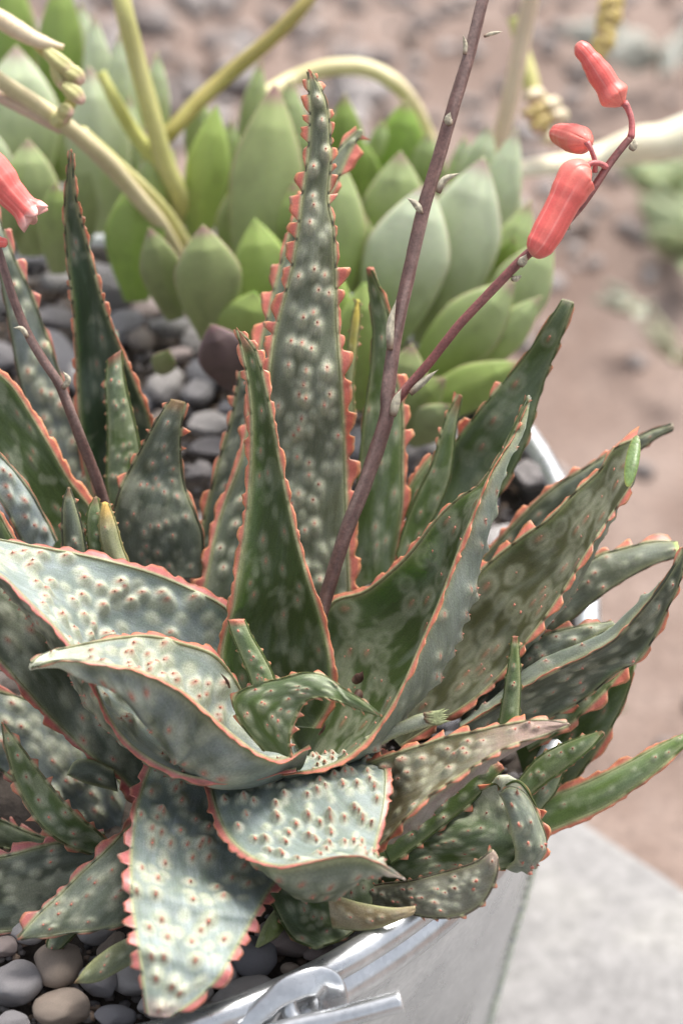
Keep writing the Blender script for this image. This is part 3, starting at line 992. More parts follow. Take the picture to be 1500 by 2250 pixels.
# broad folded leaf to the right
aloe_leaf(main,
          [(1159, 868), (1132, 930), (1098, 996), (1055, 1062), (1008, 1094), (955, 1145), (905, 1210), (860, 1255), (800, 1300), (730, 1325), (690, 1400), (660, 1520), (640, 1620)],
          [(1163, 872), (1140, 930), (1108, 990), (1074, 1048), (1040, 1130), (1008, 1210), (970, 1312), (930, 1405), (888, 1500), (835, 1592), (770, 1660), (690, 1692), (610, 1700)],
          [-.02, -.015, -.005, .01, .025, .03, .03], [-.02, -.024, -.028, -.030, -.032, -.034, -.034], m=[-.02, -.08, -.22, -.25, -.2], b=[.3, .22, .16, .1, .05], s=[.1, .2, .15, .10, .04, 0], sabs=[6, 44, 62, 50, 32, 16, 4, 0],
          up=dict(S_INNER, base=GREEN * .8, pale=.6), low=dict(S_UNDER, h=.0009, glau=.7), seed=5, paired=True,
          teeth={'pitch': (.010, .010, .008, .006), 'H': (.0004, .0008, .0028, .0016), 'B': (.0022, .0020, .0008, .0002), 'shape': 1.0,
                 'R': {'H': (.0002, .0004, .0020, .0016), 'B': (.0018, .0014, .0012, .0003)}}, tip=(PALE * .8, .006))
# big silvery leaf running out of the picture to the left
aloe_leaf(main,
          [(-150, 1190), (-70, 1180), (0, 1186), (90, 1203), (170, 1218), (250, 1236), (340, 1262), (430, 1300), (500, 1340), (560, 1420), (600, 1520), (620, 1600)],
          [(-150, 1215), (-70, 1230), (0, 1262), (60, 1318), (140, 1400), (200, 1490), (235, 1570), (290, 1640), (370, 1690), (450, 1712), (550, 1705), (650, 1690)],
          [-.03, -.02, -.005, .01, .02, .015], [-.05, -.05, -.048, -.046, -.044, -.038], m=[-.05, -.10, -.2, -.28, -.25], b=[.2, .16, .10, .05], s=[.1, .22, .1, .0],
          up=dict(S_SILVER, h=.0013, r=.0019, sp=(.0070, .0062)), low=dict(S_GREYD, base=GREY * .7, glau=.2), seed=6, pinkness=.75,
          teeth={'pitch': (.009, .009, .008), 'H': (.0002, .0016, .0022), 'B': (.0024, .0018, .0006), 'shape': 1.1,
                 'R': {'H': (.0001, .0004, .0012), 'B': (.0022, .0016, .0010)}})
# curling leaf lying over it
aloe_leaf(main,
          [(66, 1458), (100, 1436), (180, 1416), (262, 1402), (330, 1398), (390, 1412), (470, 1440), (520, 1500), (560, 1570), (640, 1620)],
          [(66, 1468), (140, 1452), (240, 1462), (320, 1480), (400, 1520), (450, 1562), (510, 1615), (570, 1658), (620, 1670), (680, 1640)],
          [-.065, -.05, -.03, -.02, -.01, -.01], [-.065, -.068, -.066, -.06, -.055, -.04], m=[-.05, -.15, -.3, -.35, -.25], b=[.3, .28, .3, .3, .15], s=[.1, .2, .36, .35, .15, .0], sabs=[8, 26, 14, 6, 0],
          up=dict(S_SILVER, glau=.6, sp=(.0065, .0055), base=GREY * .95), low=dict(S_SILVER, glau=.35, h=.0005, pale=.45, sp=(.008, .007), base=GREY * .7), seed=7, pinkness=.35,
          teeth={'pitch': (.006, .006, .006), 'H': (.0003, .0018, .0006), 'B': (.0022, .0018, .0002), 'shape': 1.0,
                 'R': {'H': (.0002, .0009, .0004), 'B': (.0018, .0016, .0002)}}, tip=(PALE, .03))
# small curved leaf in the heart
aloe_leaf(main,
          [(838, 1571), (800, 1540), (755, 1512), (712, 1484), (670, 1478), (620, 1490), (565, 1503), (515, 1532), (530, 1590), (580, 1650)],
          [(838, 1575), (780, 1556), (740, 1540), (700, 1532), (668, 1545), (645, 1590), (636, 1630), (640, 1670)],
          [-.06, -.045, -.03, -.03], [-.06, -.052, -.045, -.045], m=[.1, .1, -.08], b=[.35, .3, .2], s=[0, .1, .1],
          up=dict(S_GREYD, base=GREEN * 1.35, glau=.22, sp=(.006, .005), r=.0012, flat=.2), low=S_GREYD, seed=8,
          teeth={'pitch': (.006, .006, .005), 'H': (.0022, .0024, .0010), 'B': (.0006, .0005, .0001), 'shape': .5}, tip=(CORAL * .6, .004))
aloe_leaf(main, [(500, 1362), (512, 1400), (528, 1440), (545, 1480), (560, 1530)], [(538, 1360), (556, 1400), (580, 1440), (600, 1480), (615, 1530)],
          [-.035, -.03], [-.035, -.03], m=.25, b=.3, up=dict(S_SMALL, flat=.1), seed=9, teeth={'pitch': (.006,), 'H': (.0010,), 'B': (.0001,), 'shape': .45}, flat_tip=True, tip=(CORAL * .8, .003),
          label='stubby young leaf with its tip broken off')
# broad leaf hanging to the front, lower left
aloe_leaf(main,
          [(326, 2232), (318, 2190), (312, 2130), (300, 2050), (290, 1980), (288, 1900), (294, 1820), (310, 1740), (345, 1660), (420, 1600)],
          [(372, 2236), (430, 2196), (478, 2150), (515, 2090), (548, 2030), (585, 1965), (625, 1900), (640, 1800), (640, 1700), (620, 1620)],
          [-.095, -.09, -.07, -.045, -.015, .02], [-.095, -.09, -.065, -.02, .02, .045], m=[.05, -.04, -.08, -.04, .05], b=.10,
          up=dict(S_SILVER, h=.0010, r=.0020, sp=(.0078, .0066), glau=.5), low=S_GREYD, lowseen=False, seed=10, pinkness=.8, flat_tip=True, tip=((.42, .30, .27), .010),
          teeth={'pitch': (.0095, .0095, .008), 'H': (.0020, .0026, .0026), 'B': (.0016, .0008, .0004), 'shape': 1.25})
# leaf bending over towards us, tip swept right
aloe_leaf(main,
          [(888, 1929), (815, 1889), (760, 1882), (690, 1892), (615, 1903), (555, 1885), (505, 1842), (476, 1780), (463, 1718), (470, 1698)],
          [(890, 1934), (852, 1908), (828, 1882), (824, 1860), (834, 1818), (844, 1768), (848, 1710), (844, 1680), (836, 1655), (826, 1648)],
          [-.075, -.082, -.085, -.08, -.07, -.055, -.035, -.012, .012], [-.075, -.074, -.064, -.056, -.046, -.038, -.022, -.006, .012], m=[.0, .0, .02, .06, .08, .04, 0], b=[.4, .5, .50, .36, .16, .1, .08], s=[0, -.05, -.1, -.05, 0, 0, 0],
          up=dict(S_SILVER, h=.0015, r=.0014, sp=(.0056, .0050), glau=.40, ph=.0015), low=dict(S_UNDER, sp=(.006, .005), ph=.0010, base=GREY * .9, glau=.3), seed=11, pinkness=.65, paired=True,
          teeth={'pitch': (.006, .006, .006, .005), 'H': (.0002, .0005, .0012, .0008), 'B': (.0022, .0020, .0014, .0002), 'shape': 1.0}, tip=((.30, .22, .2), .012))
# right hand reddish brown leaf
aloe_leaf(main,
          [(1248, 1588), (1180, 1582), (1100, 1594), (1040, 1608), (985, 1618), (930, 1636), (870, 1655), (820, 1672), (760, 1690)],
          [(1250, 1594), (1190, 1618), (1120, 1640), (1060, 1672), (1000, 1712), (940, 1752), (885, 1805), (845, 1850), (790, 1880)],
          [-.045, -.04, -.03, -.015], [-.045, -.052, -.05, -.03], m=[.0, -.05, -.14, -.12], b=[.35, .25, .2, .1], s=[.1, .15, .2, .1], sabs=[4, 22, 30, 20],
          up=dict(S_BACK, base=np.array([.110, .092, .048]), glau=.10, h=.0010, sp=(.0065, .0055), pale=.5), low=dict(S_UNDER, base=np.array([.21, .15, .125]), glau=.35), seed=12,
          teeth={'pitch': (.010, .0085, .007), 'H': (.0015, .0034, .0020), 'B': (.0010, .0004, .0001), 'shape': .8,
                 'R': {'H': (.0018, .0022, .0012), 'B': (.0008, .0001, .0)}}, tip=(np.array([.30, .20, .17]), .05), label='reddish brown leaf pointing right with a dried tip')
# wide right leaf with its tip cut off
aloe_leaf(main,
          [(1400, 962), (1350, 985), (1318, 1032), (1262, 1082), (1205, 1140), (1140, 1185), (1060, 1250), (960, 1360), (880, 1480), (820, 1580)],
          [(1386, 1066), (1345, 1128), (1300, 1196), (1250, 1278), (1205, 1346), (1150, 1418), (1095, 1488), (1030, 1545), (960, 1590), (880, 1640)],
          [.02, .025, .035, .04, .045], [.01, .0, .0, .005, .02], m=[-.04, -.12, -.15, -.1], b=[.12, .15, .12, .08], s=[.05, .08, .05, .0], sabs=[24, 34, 28, 12],
          up=dict(S_INNER, base=np.array([.050, .052, .020]), r=.0023, sp=(.0095, .0080), pale=.6), low=dict(S_UNDER), seed=13, flat_tip=True,
          teeth={'pitch': (.013, .012, .010), 'H': (.0030, .0036, .0032), 'B': (.0010, .0006, .0002), 'shape': .95}, label='broad olive leaf with its tip sliced off')
ap = main.children[-1]
# sliced green flesh at its end
ca, cb = P(1404, 958, .006), P(1384, 1070, -.004)
nc = 24
cc = (ca + cb) / 2; ax = (cb - ca) / 2
per = nrm(np.cross(ax, CAM - cc)); per = per * np.sign(per @ RT)
Vc, Cc = [], []
r9 = np.random.default_rng(3)
for ringr in (1.0, .88, .6, .3):
    for k in range(nc):
        t = 2 * math.pi * k / nc
        s_ = math.sin(t)
        v = cc + ax * math.cos(t) * ringr * 1.02 + per * (s_ * .0031 - .0012) * ringr - FW * (.0012 * (1 - ringr))
        Vc.append(v); Cc.append(lerp(np.array([.12, .19, .04]), np.array([.22, .30, .15]), (1 - ringr) * r9.uniform(.6, 1.2)) if ringr < .95 else np.array([.17, .17, .035]))
Vc.append(cc - FW * .0014); Cc.append(np.array([.30, .36, .22]))
capf = np.array([[3 * nc + k, 3 * nc + (k + 1) % nc, 4 * nc] for k in range(nc)])
link('cut_face', make_mesh('cut_face', np.array(Vc), [ring_faces(4, nc), capf], np.array(Cc)), M_CUT, ap)
# upper right leaf, end snapped
aloe_leaf(main,
          [(1234, 656), (1192, 722), (1150, 785), (1106, 838), (1064, 888), (1028, 934), (992, 985), (965, 1060), (930, 1150), (880, 1260)],
          [(1260, 664), (1232, 745), (1204, 815), (1180, 890), (1160, 960), (1130, 1030), (1080, 1110), (1020, 1180), (980, 1240), (930, 1320)],
          [.03, .045, .06, .06], [.03, .045, .055, .05], m=[.02, -.1], b=.15, s=.08, up=dict(S_GREYD, base=GREEN * 1.3, glau=.12, r=.0019, ring=1, sp=(.014, .012), flat=.3), low=S_UNDER, seed=14, flat_tip=True,
          teeth={'pitch': (.011, .012, .010), 'H': (.0016, .0034, .0016, .0002), 'B': (.0006, .0003, .0001, 0), 'shape': .7, 'R': {'H': (.0003, .0010, .0016), 'B': (.0002, .0001, .0)}}, tip=((.28, .27, .18), .003))
# green leaves behind the stalk
aloe_leaf(main,
          [(806, 588), (812, 650), (818, 730), (812, 820), (798, 920), (786, 1040), (776, 1160), (775, 1300)],
          [(816, 590), (842, 650), (862, 730), (868, 820), (884, 900), (884, 1010), (882, 1120), (860, 1260)],
          [.05, .05, .055], [.045, .05, .055], m=[.15, .1], b=.15, up=dict(S_DARK, base=GREEN * 1.35, glau=.1, pale=.4), lowseen=False, seed=15,
          teeth={'pitch': (.0095, .0095, .008), 'H': (.0012, .0024, .0028, .0006), 'B': (.0018, .0012, .0004, .0001), 'shape': 1.1, 'L': {'H': (.0002, .0004, .0006), 'B': (.0001,)}}, tip=(CORAL * .7, .005))
aloe_leaf(main, [(782, 658), (772, 700), (764, 760), (758, 840), (760, 920)], [(791, 662), (792, 705), (784, 765), (776, 845), (780, 920)], [.065, .065], [.065, .065],
          m=.2, b=.3, up=dict(S_SMALL, base=np.array([.16, .18, .06])), seed=16, teeth=T_FINE, tip=((.55, .42, .08), .03), lowseen=False, label='narrow young leaf with a yellow tip')
aloe_leaf(main, [(1006, 866), (978, 920), (962, 975), (948, 1020), (918, 1080), (890, 1150), (870, 1220)], [(1016, 872), (1002, 940), (996, 1000), (986, 1060), (958, 1130), (915, 1200), (890, 1260)],
          [.045, .05], [.045, .05], m=[.15, .1], b=.2, up=dict(S_DARK, base=GREEN * 1.4, glau=.12), seed=17, lowseen=False,
          teeth={'pitch': (.007,), 'H': (.0003, .0005, .0018), 'B': (.0002,), 'shape': .7, 'R': {'H': (0.0001,), 'B': (.0001,)}}, tip=((.2, .07, .04), .012))
aloe_leaf(main, [(950, 1000), (925, 1030), (895, 1080), (880, 1120)], [(956, 1004), (950, 1045), (930, 1100), (905, 1160)],
          [.058, .058], [.058, .058], m=[.1], b=.2, up=dict(S_DARK, base=GREEN * 1.5), seed=18, lowseen=False, teeth={'B': (.0012,), 'H': (.0006,)})

# ------------------------------------------------------------------ flower stalks
BARK = np.array([.125, .066, .056]); BARKL = np.array([.24, .165, .145])


def stalk(parent, pts, rad, name='flower_stalk', seed=0, c1=BARK, c2=BARKL, label=None):
    W = np.array([P(*p) for p in pts])
    V = tube(W, rad, 16, None, wob=.12, seed=seed)
    n = V.shape[0]
    A = np.arange(16)
    nz = fnoise(np.arange(n)[:, None] * .05, A[None] * .6, seed + 1)
    nz2 = fnoise(np.arange(n)[:, None] * .9, A[None] * .9, seed + 2)
    C = lerp(c1, c2, np.clip((nz - .35) * 2.2, 0, 1)[..., None]) * (.75 + .5 * nz2[..., None])
    o = tube_mesh(name, V, M_STALK, parent, C)
    if label: o['label'] = label
    return o, W


def bract(parent, pts, w, col=(.62, .57, .44), name='bract', seed=0):
    W = np.array([P(*p) for p in pts]); n = 26
    q = cr(W, n); t = np.linspace(0, 1, n)
    T = nrm(np.gradient(q, axis=0)); sx = nrm(np.cross(T, CAM - q)); nb = nrm(np.cross(T, sx))
    ww = w * np.sin(np.pi * np.clip(t * .75 + .22, 0, 1)) ** .8 * (1 - t ** 6) + 1e-5
    k = 7; v = np.linspace(-1, 1, k)
    up_ = q[:, None] + sx[:, None] * v[None, :, None] * ww[:, None, None] + nb[:, None] * ((v ** 2)[None] * ww[:, None] * .8)[..., None]
    dn = up_[:, ::-1] - nb[:, None] * .00018
    V = np.concatenate([up_, dn], 1)
    C = np.asarray(col)[None, None] * (.6 + .7 * vnoise(np.arange(n)[:, None] * .5, np.arange(2 * k)[None] * .7, seed)[..., None])
    C = lerp(np.array([.2, .12, .08])[None, None], C, sstep(0, .35, t)[:, None, None])
    return tube_mesh(name, V, M_DRY, parent, C)


def bud(parent, pts, rad, name='flower_bud', tipc=(.50, .20, .16), seed=0, open_=False, label=None):
    """pts from the pedicel end to the mouth"""
    W = np.array([P(*p) for p in pts]); n = 110; nk = 96
    q = cr(W, n); rr = prof(rad, n)
    t = np.linspace(0, 1, n)
    if not open_: rr = np.maximum(rr, rr[int(n * .70)] * .86 * (t > .70)) * np.sqrt(np.clip(1 - (np.clip(t - .86, 0, 1) / .142) ** 2, .004, 1)) * np.where(t < .04, np.sqrt(t / .04 * .9 + .1), 1)
    T = nrm(np.gradient(q, axis=0)); sx = nrm(np.cross(T, CAM - q)); nb = nrm(np.cross(T, sx))
    A = np.arange(nk) / nk * 2 * np.pi
    lob = np.abs(np.sin(3 * A + .5))
    seam = np.exp(-((lob) / .22) ** 2)
    amp = (.10 * sstep(.22, .0, t) + .025 + .03 * sstep(.5, .9, t))[:, None]
    fold = .006 * np.sin(12 * A + seed)[None] * sstep(.1, .35, t)[:, None]
    R = rr[:, None] * (1 - amp * seam[None] + fold)
    if open_: R = R * (1 + .25 * sstep(.86, 1, t)[:, None] * (.3 + lob[None]))
    V = q[:, None] + sx[:, None] * (np.cos(A)[None] * R)[..., None] + nb[:, None] * (np.sin(A)[None] * R)[..., None]
    if open_: V[-6:] += T[-6:, None] * ((lob[None] - .4) * np.linspace(0, .004, 6)[:, None])[..., None]
    base = np.array([.66, .115, .10]); lite = np.array([.78, .26, .20])
    st = vnoise(t[:, None] * 1.2, A[None] * 5, seed + 2)
    C = lerp(base[None, None], lite[None, None], np.clip(np.exp(-((t - .05) / .2) ** 2)[:, None] * .55 + (st - .5) * .35 + .12, 0, 1)[..., None])
    C = lerp(C, np.array([.80, .36, .32])[None, None], (np.exp(-((lob[None] - 1) / .02) ** 2) * .35 * sstep(.15, .4, t)[:, None])[..., None])
    C = lerp(C, np.asarray(tipc)[None, None], (sstep(.93, 1, t)[:, None] * np.ones(nk)[None] * .75)[..., None])
    o = tube_mesh(name, V, M_BUD, parent, C)
    if label: o['label'] = label
    return o


fs, _ = stalk(main, [(1082, -80, .0), (1060, 0, .0), (1030, 120, .0), (1000, 220, 0), (962, 350, 0), (930, 460, 0), (898, 600, 0), (868, 740, 0), (852, 860, 0), (848, 920, 0), (806, 1050, .003), (760, 1170, .006), (722, 1290, .01), (700, 1370, .012), (680, 1450, .015)],
              [.0026, .0027, .0029, .0030, .0030, .0031, .0034, .0032, .0031, .0030], seed=1, label='upright brown flower stalk')
br, _ = stalk(fs, [(856, 905, 0), (880, 868, -.002), (940, 800, -.006), (1010, 712, -.010), (1080, 638, -.012), (1150, 566, -.014), (1210, 518, -.014), (1262, 468, -.013), (1300, 418, -.013), (1335, 364, -.013), (1365, 325, -.013), (1384, 303, -.013)],
              [.0022, .0021, .0020, .0020, .0021, .0021, .0019, .0018, .0017, .0016], name='side_branch', seed=2, c1=np.array([.17, .055, .05]), c2=np.array([.27, .12, .11]))
bud(fs, [(1366, 232, -.013), (1345, 205, -.013), (1322, 170, -.014), (1295, 130, -.016), (1275, 106, -.016), (1264, 97, -.016)], [0.0025, 0.0069, 0.0056, 0.0058, 0.0049, 0.0036, 0.0007], seed=3, label='highest coral bud')
bud(fs, [(1293, 312, -.018), (1275, 308, -.012), (1252, 302, .0), (1232, 296, .012), (1215, 292, .018)], [0.0031, 0.0063, 0.0065, 0.0058, 0.0052, 0.0011], seed=4, label='middle coral bud pointing away')
bud(fs, [(1296, 378, -.018), (1272, 386, -.020), (1248, 425, -.021), (1220, 478, -.021), (1194, 525, -.021), (1176, 552, -.021), (1168, 562, -.021)], [.0036, .0088, .0082, .0072, .0070, .0070, .0064, .0054], seed=5, label='lowest coral bud')
for pts, rd in (([(1384, 303, -.013), (1387, 290, -.013), (1386, 262, -.013), (1378, 238, -.013), (1370, 226, -.014)], [.0017, .0014, .0013, .0014, .0018]),
                ([(1306, 378, -.015), (1306, 355, -.017), (1298, 330, -.018), (1288, 312, -.018)], [.0012, .0011, .0011, .0014]),
                ([(1332, 368, -.013), (1318, 360, -.017), (1300, 358, -.019), (1284, 370, -.019)], [.0016, .0012, .0012, .0016])):
    stalk(fs, pts, rd, name='pedicel', seed=7, c1=np.array([.40, .10, .10]), c2=np.array([.5, .2, .19]))
for k, (pts, w) in enumerate([([(1020, 120, -.003), (1022, 100, -.003), (1017, 76, -.004)], .0011), ([(1062, 80, -.003), (1080, 74, -.004), (1104, 69, -.005)], .0009),
                              ([(990, 276, -.004), (984, 262, -.005), (989, 246, -.005)], .0018), ([(962, 424, -.004), (975, 396, -.005), (1010, 380, -.006)], .0016),
                              ([(928, 470, -.003), (912, 448, -.004), (893, 434, -.004)], .0016), ([(856, 770, -.004), (858, 710, -.005), (870, 658, -.004)], .0018),
                              ([(862, 915, -.005), (872, 875, -.006), (882, 854, -.006)], .0020), ([(900, 866, -.006), (930, 838, -.007), (962, 812, -.008)], .0016),
                              ([(1122, 612, -.014), (1134, 612, -.015), (1146, 605, -.015)], .0014), ([(1240, 500, -.015), (1248, 496, -.016), (1254, 492, -.016)], .0018),
                              ([(1384, 330, -.015), (1392, 318, -.016), (1393, 306, -.016)], .0018), ([(866, 780, .001), (876, 740, .0), (878, 700, .0)], .0012),
                              ([(1140, 585, -.017), (1150, 570, -.018), (1156, 558, -.018)], .0020)]):
    bract(fs, pts, w, seed=k)

# ------------------------------------------------------------------ aloe offsets on the left and behind
rear = empty('aloe_plant', soil_pt(120, 1330), 'aloe at the left edge behind the big silvery leaf, with a thin dark flower stalk', 'aloe', 'aloes crowded in the tub')
aloe_leaf(rear,
          [(155, 328), (147, 400), (143, 480), (150, 580), (162, 680), (170, 800), (176, 920), (190, 1040), (210, 1120)],
          [(160, 332), (166, 420), (184, 500), (206, 590), (232, 680), (262, 760), (296, 840), (330, 930), (350, 1050)],
          [.03, .05, .07, .08], [.03, .045, .06, .08], m=[.1, -.1, -.2], b=[.3, .25, .1], s=[.1, .35, .22, .12], up=dict(S_DARK, base=DKGREEN * 1.2), low=dict(S_UNDER, base=GREY * .6, glau=.3), seed=21,
          teeth={'pitch': (.009, .007, .006), 'H': (.0006, .0010, .0010), 'B': (.0014, .0006, .0002), 'shape': 1.0}, tip=(CORAL * .5, .008))
aloe_leaf(rear, [(-40, 440), (-10, 560), (18, 700), (40, 820), (70, 930), (110, 1060), (150, 1150)], [(-20, 430), (30, 560), (72, 650), (104, 740), (138, 840), (172, 960), (212, 1120)],
          [.06, .08], [.06, .08], m=.08, b=.2, up=dict(S_SILVER, glau=.45, base=GREY * .8), lowseen=False, seed=22, teeth={'pitch': (.014, .013), 'H': (.0010, .0030), 'B': (.0006, .0), 'shape': .7, 'L': {'H': (.0005,)}}, pinkness=.7)
aloe_leaf(rear, [(-120, 900), (-60, 960), (0, 1050), (50, 1120), (100, 1190), (130, 1240)], [(-90, 740), (-30, 800), (24, 846), (70, 915), (112, 985), (148, 1050), (190, 1105), (230, 1160)],
          [.015, .03, .04], [.015, .03, .045], m=[-.05], b=.15, up=dict(S_DARK, base=GREEN * 1.1, flat=.5), low=S_UNDER, seed=23, lowseen=False,
          teeth={'pitch': (.011,), 'H': (.0012,), 'B': (.0022, .0018, .0016), 'shape': 1.2})
aloe_leaf(rear, [(-90, 930), (-40, 960), (10, 1010), (60, 1070), (95, 1130), (125, 1190)], [(-90, 960), (-50, 1010), (-10, 1080), (20, 1130), (50, 1190), (80, 1240)],
          [.0, .015, .03], [.0, .01, .025], m=[.1], b=.2, up=dict(S_SILVER, glau=.8, pale=.4), seed=24, lowseen=False, teeth={'pitch': (.008,), 'H': (.0004,), 'B': (.0006,)})
aloe_leaf(rear, [(-60, 1050), (-20, 1090), (10, 1150), (40, 1200)], [(-70, 1100), (-30, 1150), (0, 1200), (30, 1250)],
          [.0, .01], [.0, .01], m=[.1], b=.2, up=dict(S_DARK), seed=25, lowseen=False, teeth={'pitch': (.01,), 'H': (.001,), 'B': (.0012,)})
st2, _ = stalk(rear, [(-25, 470, .0), (0, 560, .0), (28, 650, .0), (60, 730, .002), (96, 792, .005), (128, 840, .008), (150, 890, .012), (180, 970, .02), (208, 1040, .028), (232, 1110, .035)], [.0018, .0019, .0020, .0021, .0023, .0025, .0025], seed=8, label='thin brown flower stalk at the left edge')
bud(st2, [(-75, 330, -.01), (-50, 350, -.01), (-15, 380, -.01), (20, 420, -.01), (50, 452, -.01), (72, 474, -.01)], [.004, .008, .0088, .0082, .0066, .0060, .0062], seed=9, open_=True, tipc=(.75, .5, .45), label='open coral flower at the left edge')
bud(st2, [(-40, 520, -.005), (-20, 528, -.005), (0, 532, -.005), (18, 534, -.005)], [.002, .003, .0026, .001], seed=10)
bract(st2, [(62, 742, -.002), (48, 722, -.003), (30, 720, -.003)], .0012, seed=20)
bract(st2, [(138, 855, .006), (150, 835, .005), (138, 815, .004)], .0014, seed=21)

young = empty('aloe_plant', soil_pt(270, 1250), 'young aloe with a stout cone shaped leaf, left of the tall central leaf', 'aloe', 'aloes crowded in the tub')
aloe_leaf(young, [(236, 790), (232, 850), (236, 920), (236, 990), (234, 1060), (240, 1130)], [(268, 768), (274, 830), (290, 900), (306, 970), (314, 1040), (318, 1110)], [.05, .055], [.05, .055],
          m=[.2, .15], b=.25, up=dict(S_SMALL, base=GREEN * 1.4), seed=31, teeth={'pitch': (.0055, .0045), 'H': (.0008, .0020), 'B': (.0002,), 'shape': .5, 'R': {'H': (.0004,)}}, tip=(CORAL * .35, .006), flat_tip=True)
aloe_leaf(young, [(376, 876), (350, 912), (318, 970), (286, 1030), (262, 1080), (248, 1140), (248, 1200), (262, 1270)], [(408, 884), (402, 920), (398, 970), (400, 1030), (410, 1080), (430, 1130), (446, 1180), (444, 1270)], [.02, .035, .045], [.02, .035, .045],
          m=[.3, .22, .12], b=.2, up=dict(S_GREYD, base=GREY * .62, glau=.3, r=.0012, sp=(.0062, .0052), pale=.35, flat=.55, ph=.0009), seed=32,
          teeth={'pitch': (.009, .008, .0055), 'H': (.0014, .0030, .0024), 'B': (.0006, .0002, 0), 'shape': .6}, tip=((.16, .09, .04), .01), flat_tip=True, label='stout cone shaped leaf with a blunt toothed end')
pup = empty('aloe_plant', soil_pt(200, 1260), 'tiny aloe pup of three narrow upright leaves, the right one yellowish', 'aloe', 'aloes crowded in the tub')
aloe_leaf(pup, [(148, 1072), (138, 1110), (137, 1160), (140, 1230)], [(156, 1072), (168, 1110), (182, 1160), (194, 1230)], [.01, .015], [.01, .015], m=.3, b=.3, up=dict(S_SMALL, base=GREY * .7), seed=33, teeth=T_FINE, tip=(BROWN, .006))
aloe_leaf(pup, [(206, 1094), (192, 1130), (192, 1180), (200, 1240)], [(216, 1092), (224, 1130), (232, 1180), (238, 1240)], [.012, .016], [.012, .016], m=.3, b=.3, up=dict(S_SMALL), seed=34, teeth=T_FINE, tip=(BROWN, .005))
aloe_leaf(pup, [(224, 1104), (218, 1140), (222, 1190), (240, 1250)], [(240, 1106), (256, 1150), (270, 1200), (290, 1250)], [.008, .012], [.008, .012], m=.3, b=.3, up=dict(S_SMALL, base=np.array([.26, .25, .10]), glau=.3), seed=35, teeth=T_FINE, tip=((.62, .36, .09), .012), label='yellowish leaf with an orange tip')

# ------------------------------------------------------------------ lower left
ll = empty('aloe_plant', soil_pt(330, 1900), 'dark aloe at the lower left, leaves spreading out of the picture below the silvery leaf', 'aloe', 'aloes crowded in the tub')
aloe_leaf(ll, [(-120, 1190), (-50, 1240), (20, 1290), (100, 1340), (160, 1400), (220, 1490), (260, 1570), (310, 1640), (380, 1700)], [(-130, 1330), (-60, 1390), (0, 1452), (56, 1515), (110, 1575), (160, 1622), (215, 1672), (265, 1705), (320, 1770)],
          [-.015, .0, .01, .02], [-.02, -.01, .01, .02], m=[.08], b=.15, up=dict(S_GREYD, r=.0024, sp=(.011, .009), h=.0012, base=GREY * .7), seed=41, lowseen=False, pinkness=.8,
          teeth={'pitch': (.011, .012), 'H': (.0022, .0030), 'B': (.0012, .0008), 'shape': .9, 'L': {'H': (0.0,), 'B': (.0002,)}})
aloe_leaf(ll, [(-120, 1500), (-50, 1505), (30, 1528), (90, 1545), (150, 1590), (220, 1660), (280, 1740)], [(-120, 1620), (-50, 1640), (0, 1690), (60, 1740), (120, 1790), (180, 1820), (260, 1850)],
          [.02, .035, .04], [.02, .03, .04], m=[.1], b=.15, up=dict(S_SILVER, glau=.45, base=GREY * .6, sp=(.0075, .0065)), seed=42, lowseen=False, teeth={'pitch': (.011,), 'H': (.0018,), 'B': (.0004,), 'shape': .7}, pinkness=.8)
aloe_leaf(ll, [(3, 1588), (14, 1650), (32, 1712), (60, 1770), (96, 1820), (150, 1858), (215, 1882), (260, 1900)], [(8, 1588), (44, 1636), (84, 1690), (124, 1742), (168, 1790), (214, 1826), (250, 1862), (290, 1880)],
          [-.03, -.02, .0], [-.03, -.02, .0], m=[.1, .0, -.1], b=[.3, .2], s=[.1, .2, .3, .1], up=dict(S_GREYD, glau=.2, sp=(.009, .008), base=GREEN * 1.2), low=dict(S_UNDER, base=GREY * .6), seed=43,
          teeth={'pitch': (.008,), 'H': (.0012, .0020, .0014), 'B': (.0006, .0002), 'shape': .55}, tip=(CORAL * .5, .006), tcol=((.25, .2, .15), .2))
aloe_leaf(ll, [(38, 2062), (84, 2008), (130, 1966), (178, 1918), (225, 1875), (280, 1820), (340, 1770)], [(44, 2066), (110, 2056), (180, 2048), (240, 2040), (300, 2020), (360, 1990), (400, 1940)],
          [-.05, -.035, -.015], [-.05, -.04, -.02], m=[.22, .15, .1], b=.15, up=dict(S_GREYD, base=GREY * .75, glau=.35, sp=(.0078, .0066), r=.0013), seed=44, lowseen=False,
          teeth={'pitch': (.010, .009), 'H': (.0020, .0024), 'B': (.0010, .0004), 'shape': .8, 'R': {'H': (.0008,), 'B': (.0001,)}}, tip=(CORAL * .5, .003), pinkness=.6)
aloe_leaf(ll, [(-80, 1890), (-30, 1884), (20, 1878), (80, 1862), (150, 1845), (230, 1830)], [(-80, 2060), (-20, 2050), (60, 2042), (120, 2030), (200, 1990), (260, 1950)],
          [-.015, .0], [-.02, -.005], m=[.1], b=.15, up=dict(S_GREYD, base=GREY * .4, glau=.15, sp=(.0085, .007)), seed=45, lowseen=False,
          teeth={'pitch': (.0095, .009), 'H': (.0020, .0026), 'B': (.0012, .0006), 'shape': .8, 'R': {'H': (.0002,), 'B': (.0008,)}}, pinkness=.9)
aloe_leaf(ll, [(-60, 1790), (0, 1800), (70, 1830), (140, 1850)], [(-60, 1850), (0, 1860), (70, 1880), (140, 1900)], [.03, .03], [.03, .03], m=.1, b=.2, up=dict(S_DARK), seed=46, lowseen=False, teeth=T_SPIKY, pinkness=.8)
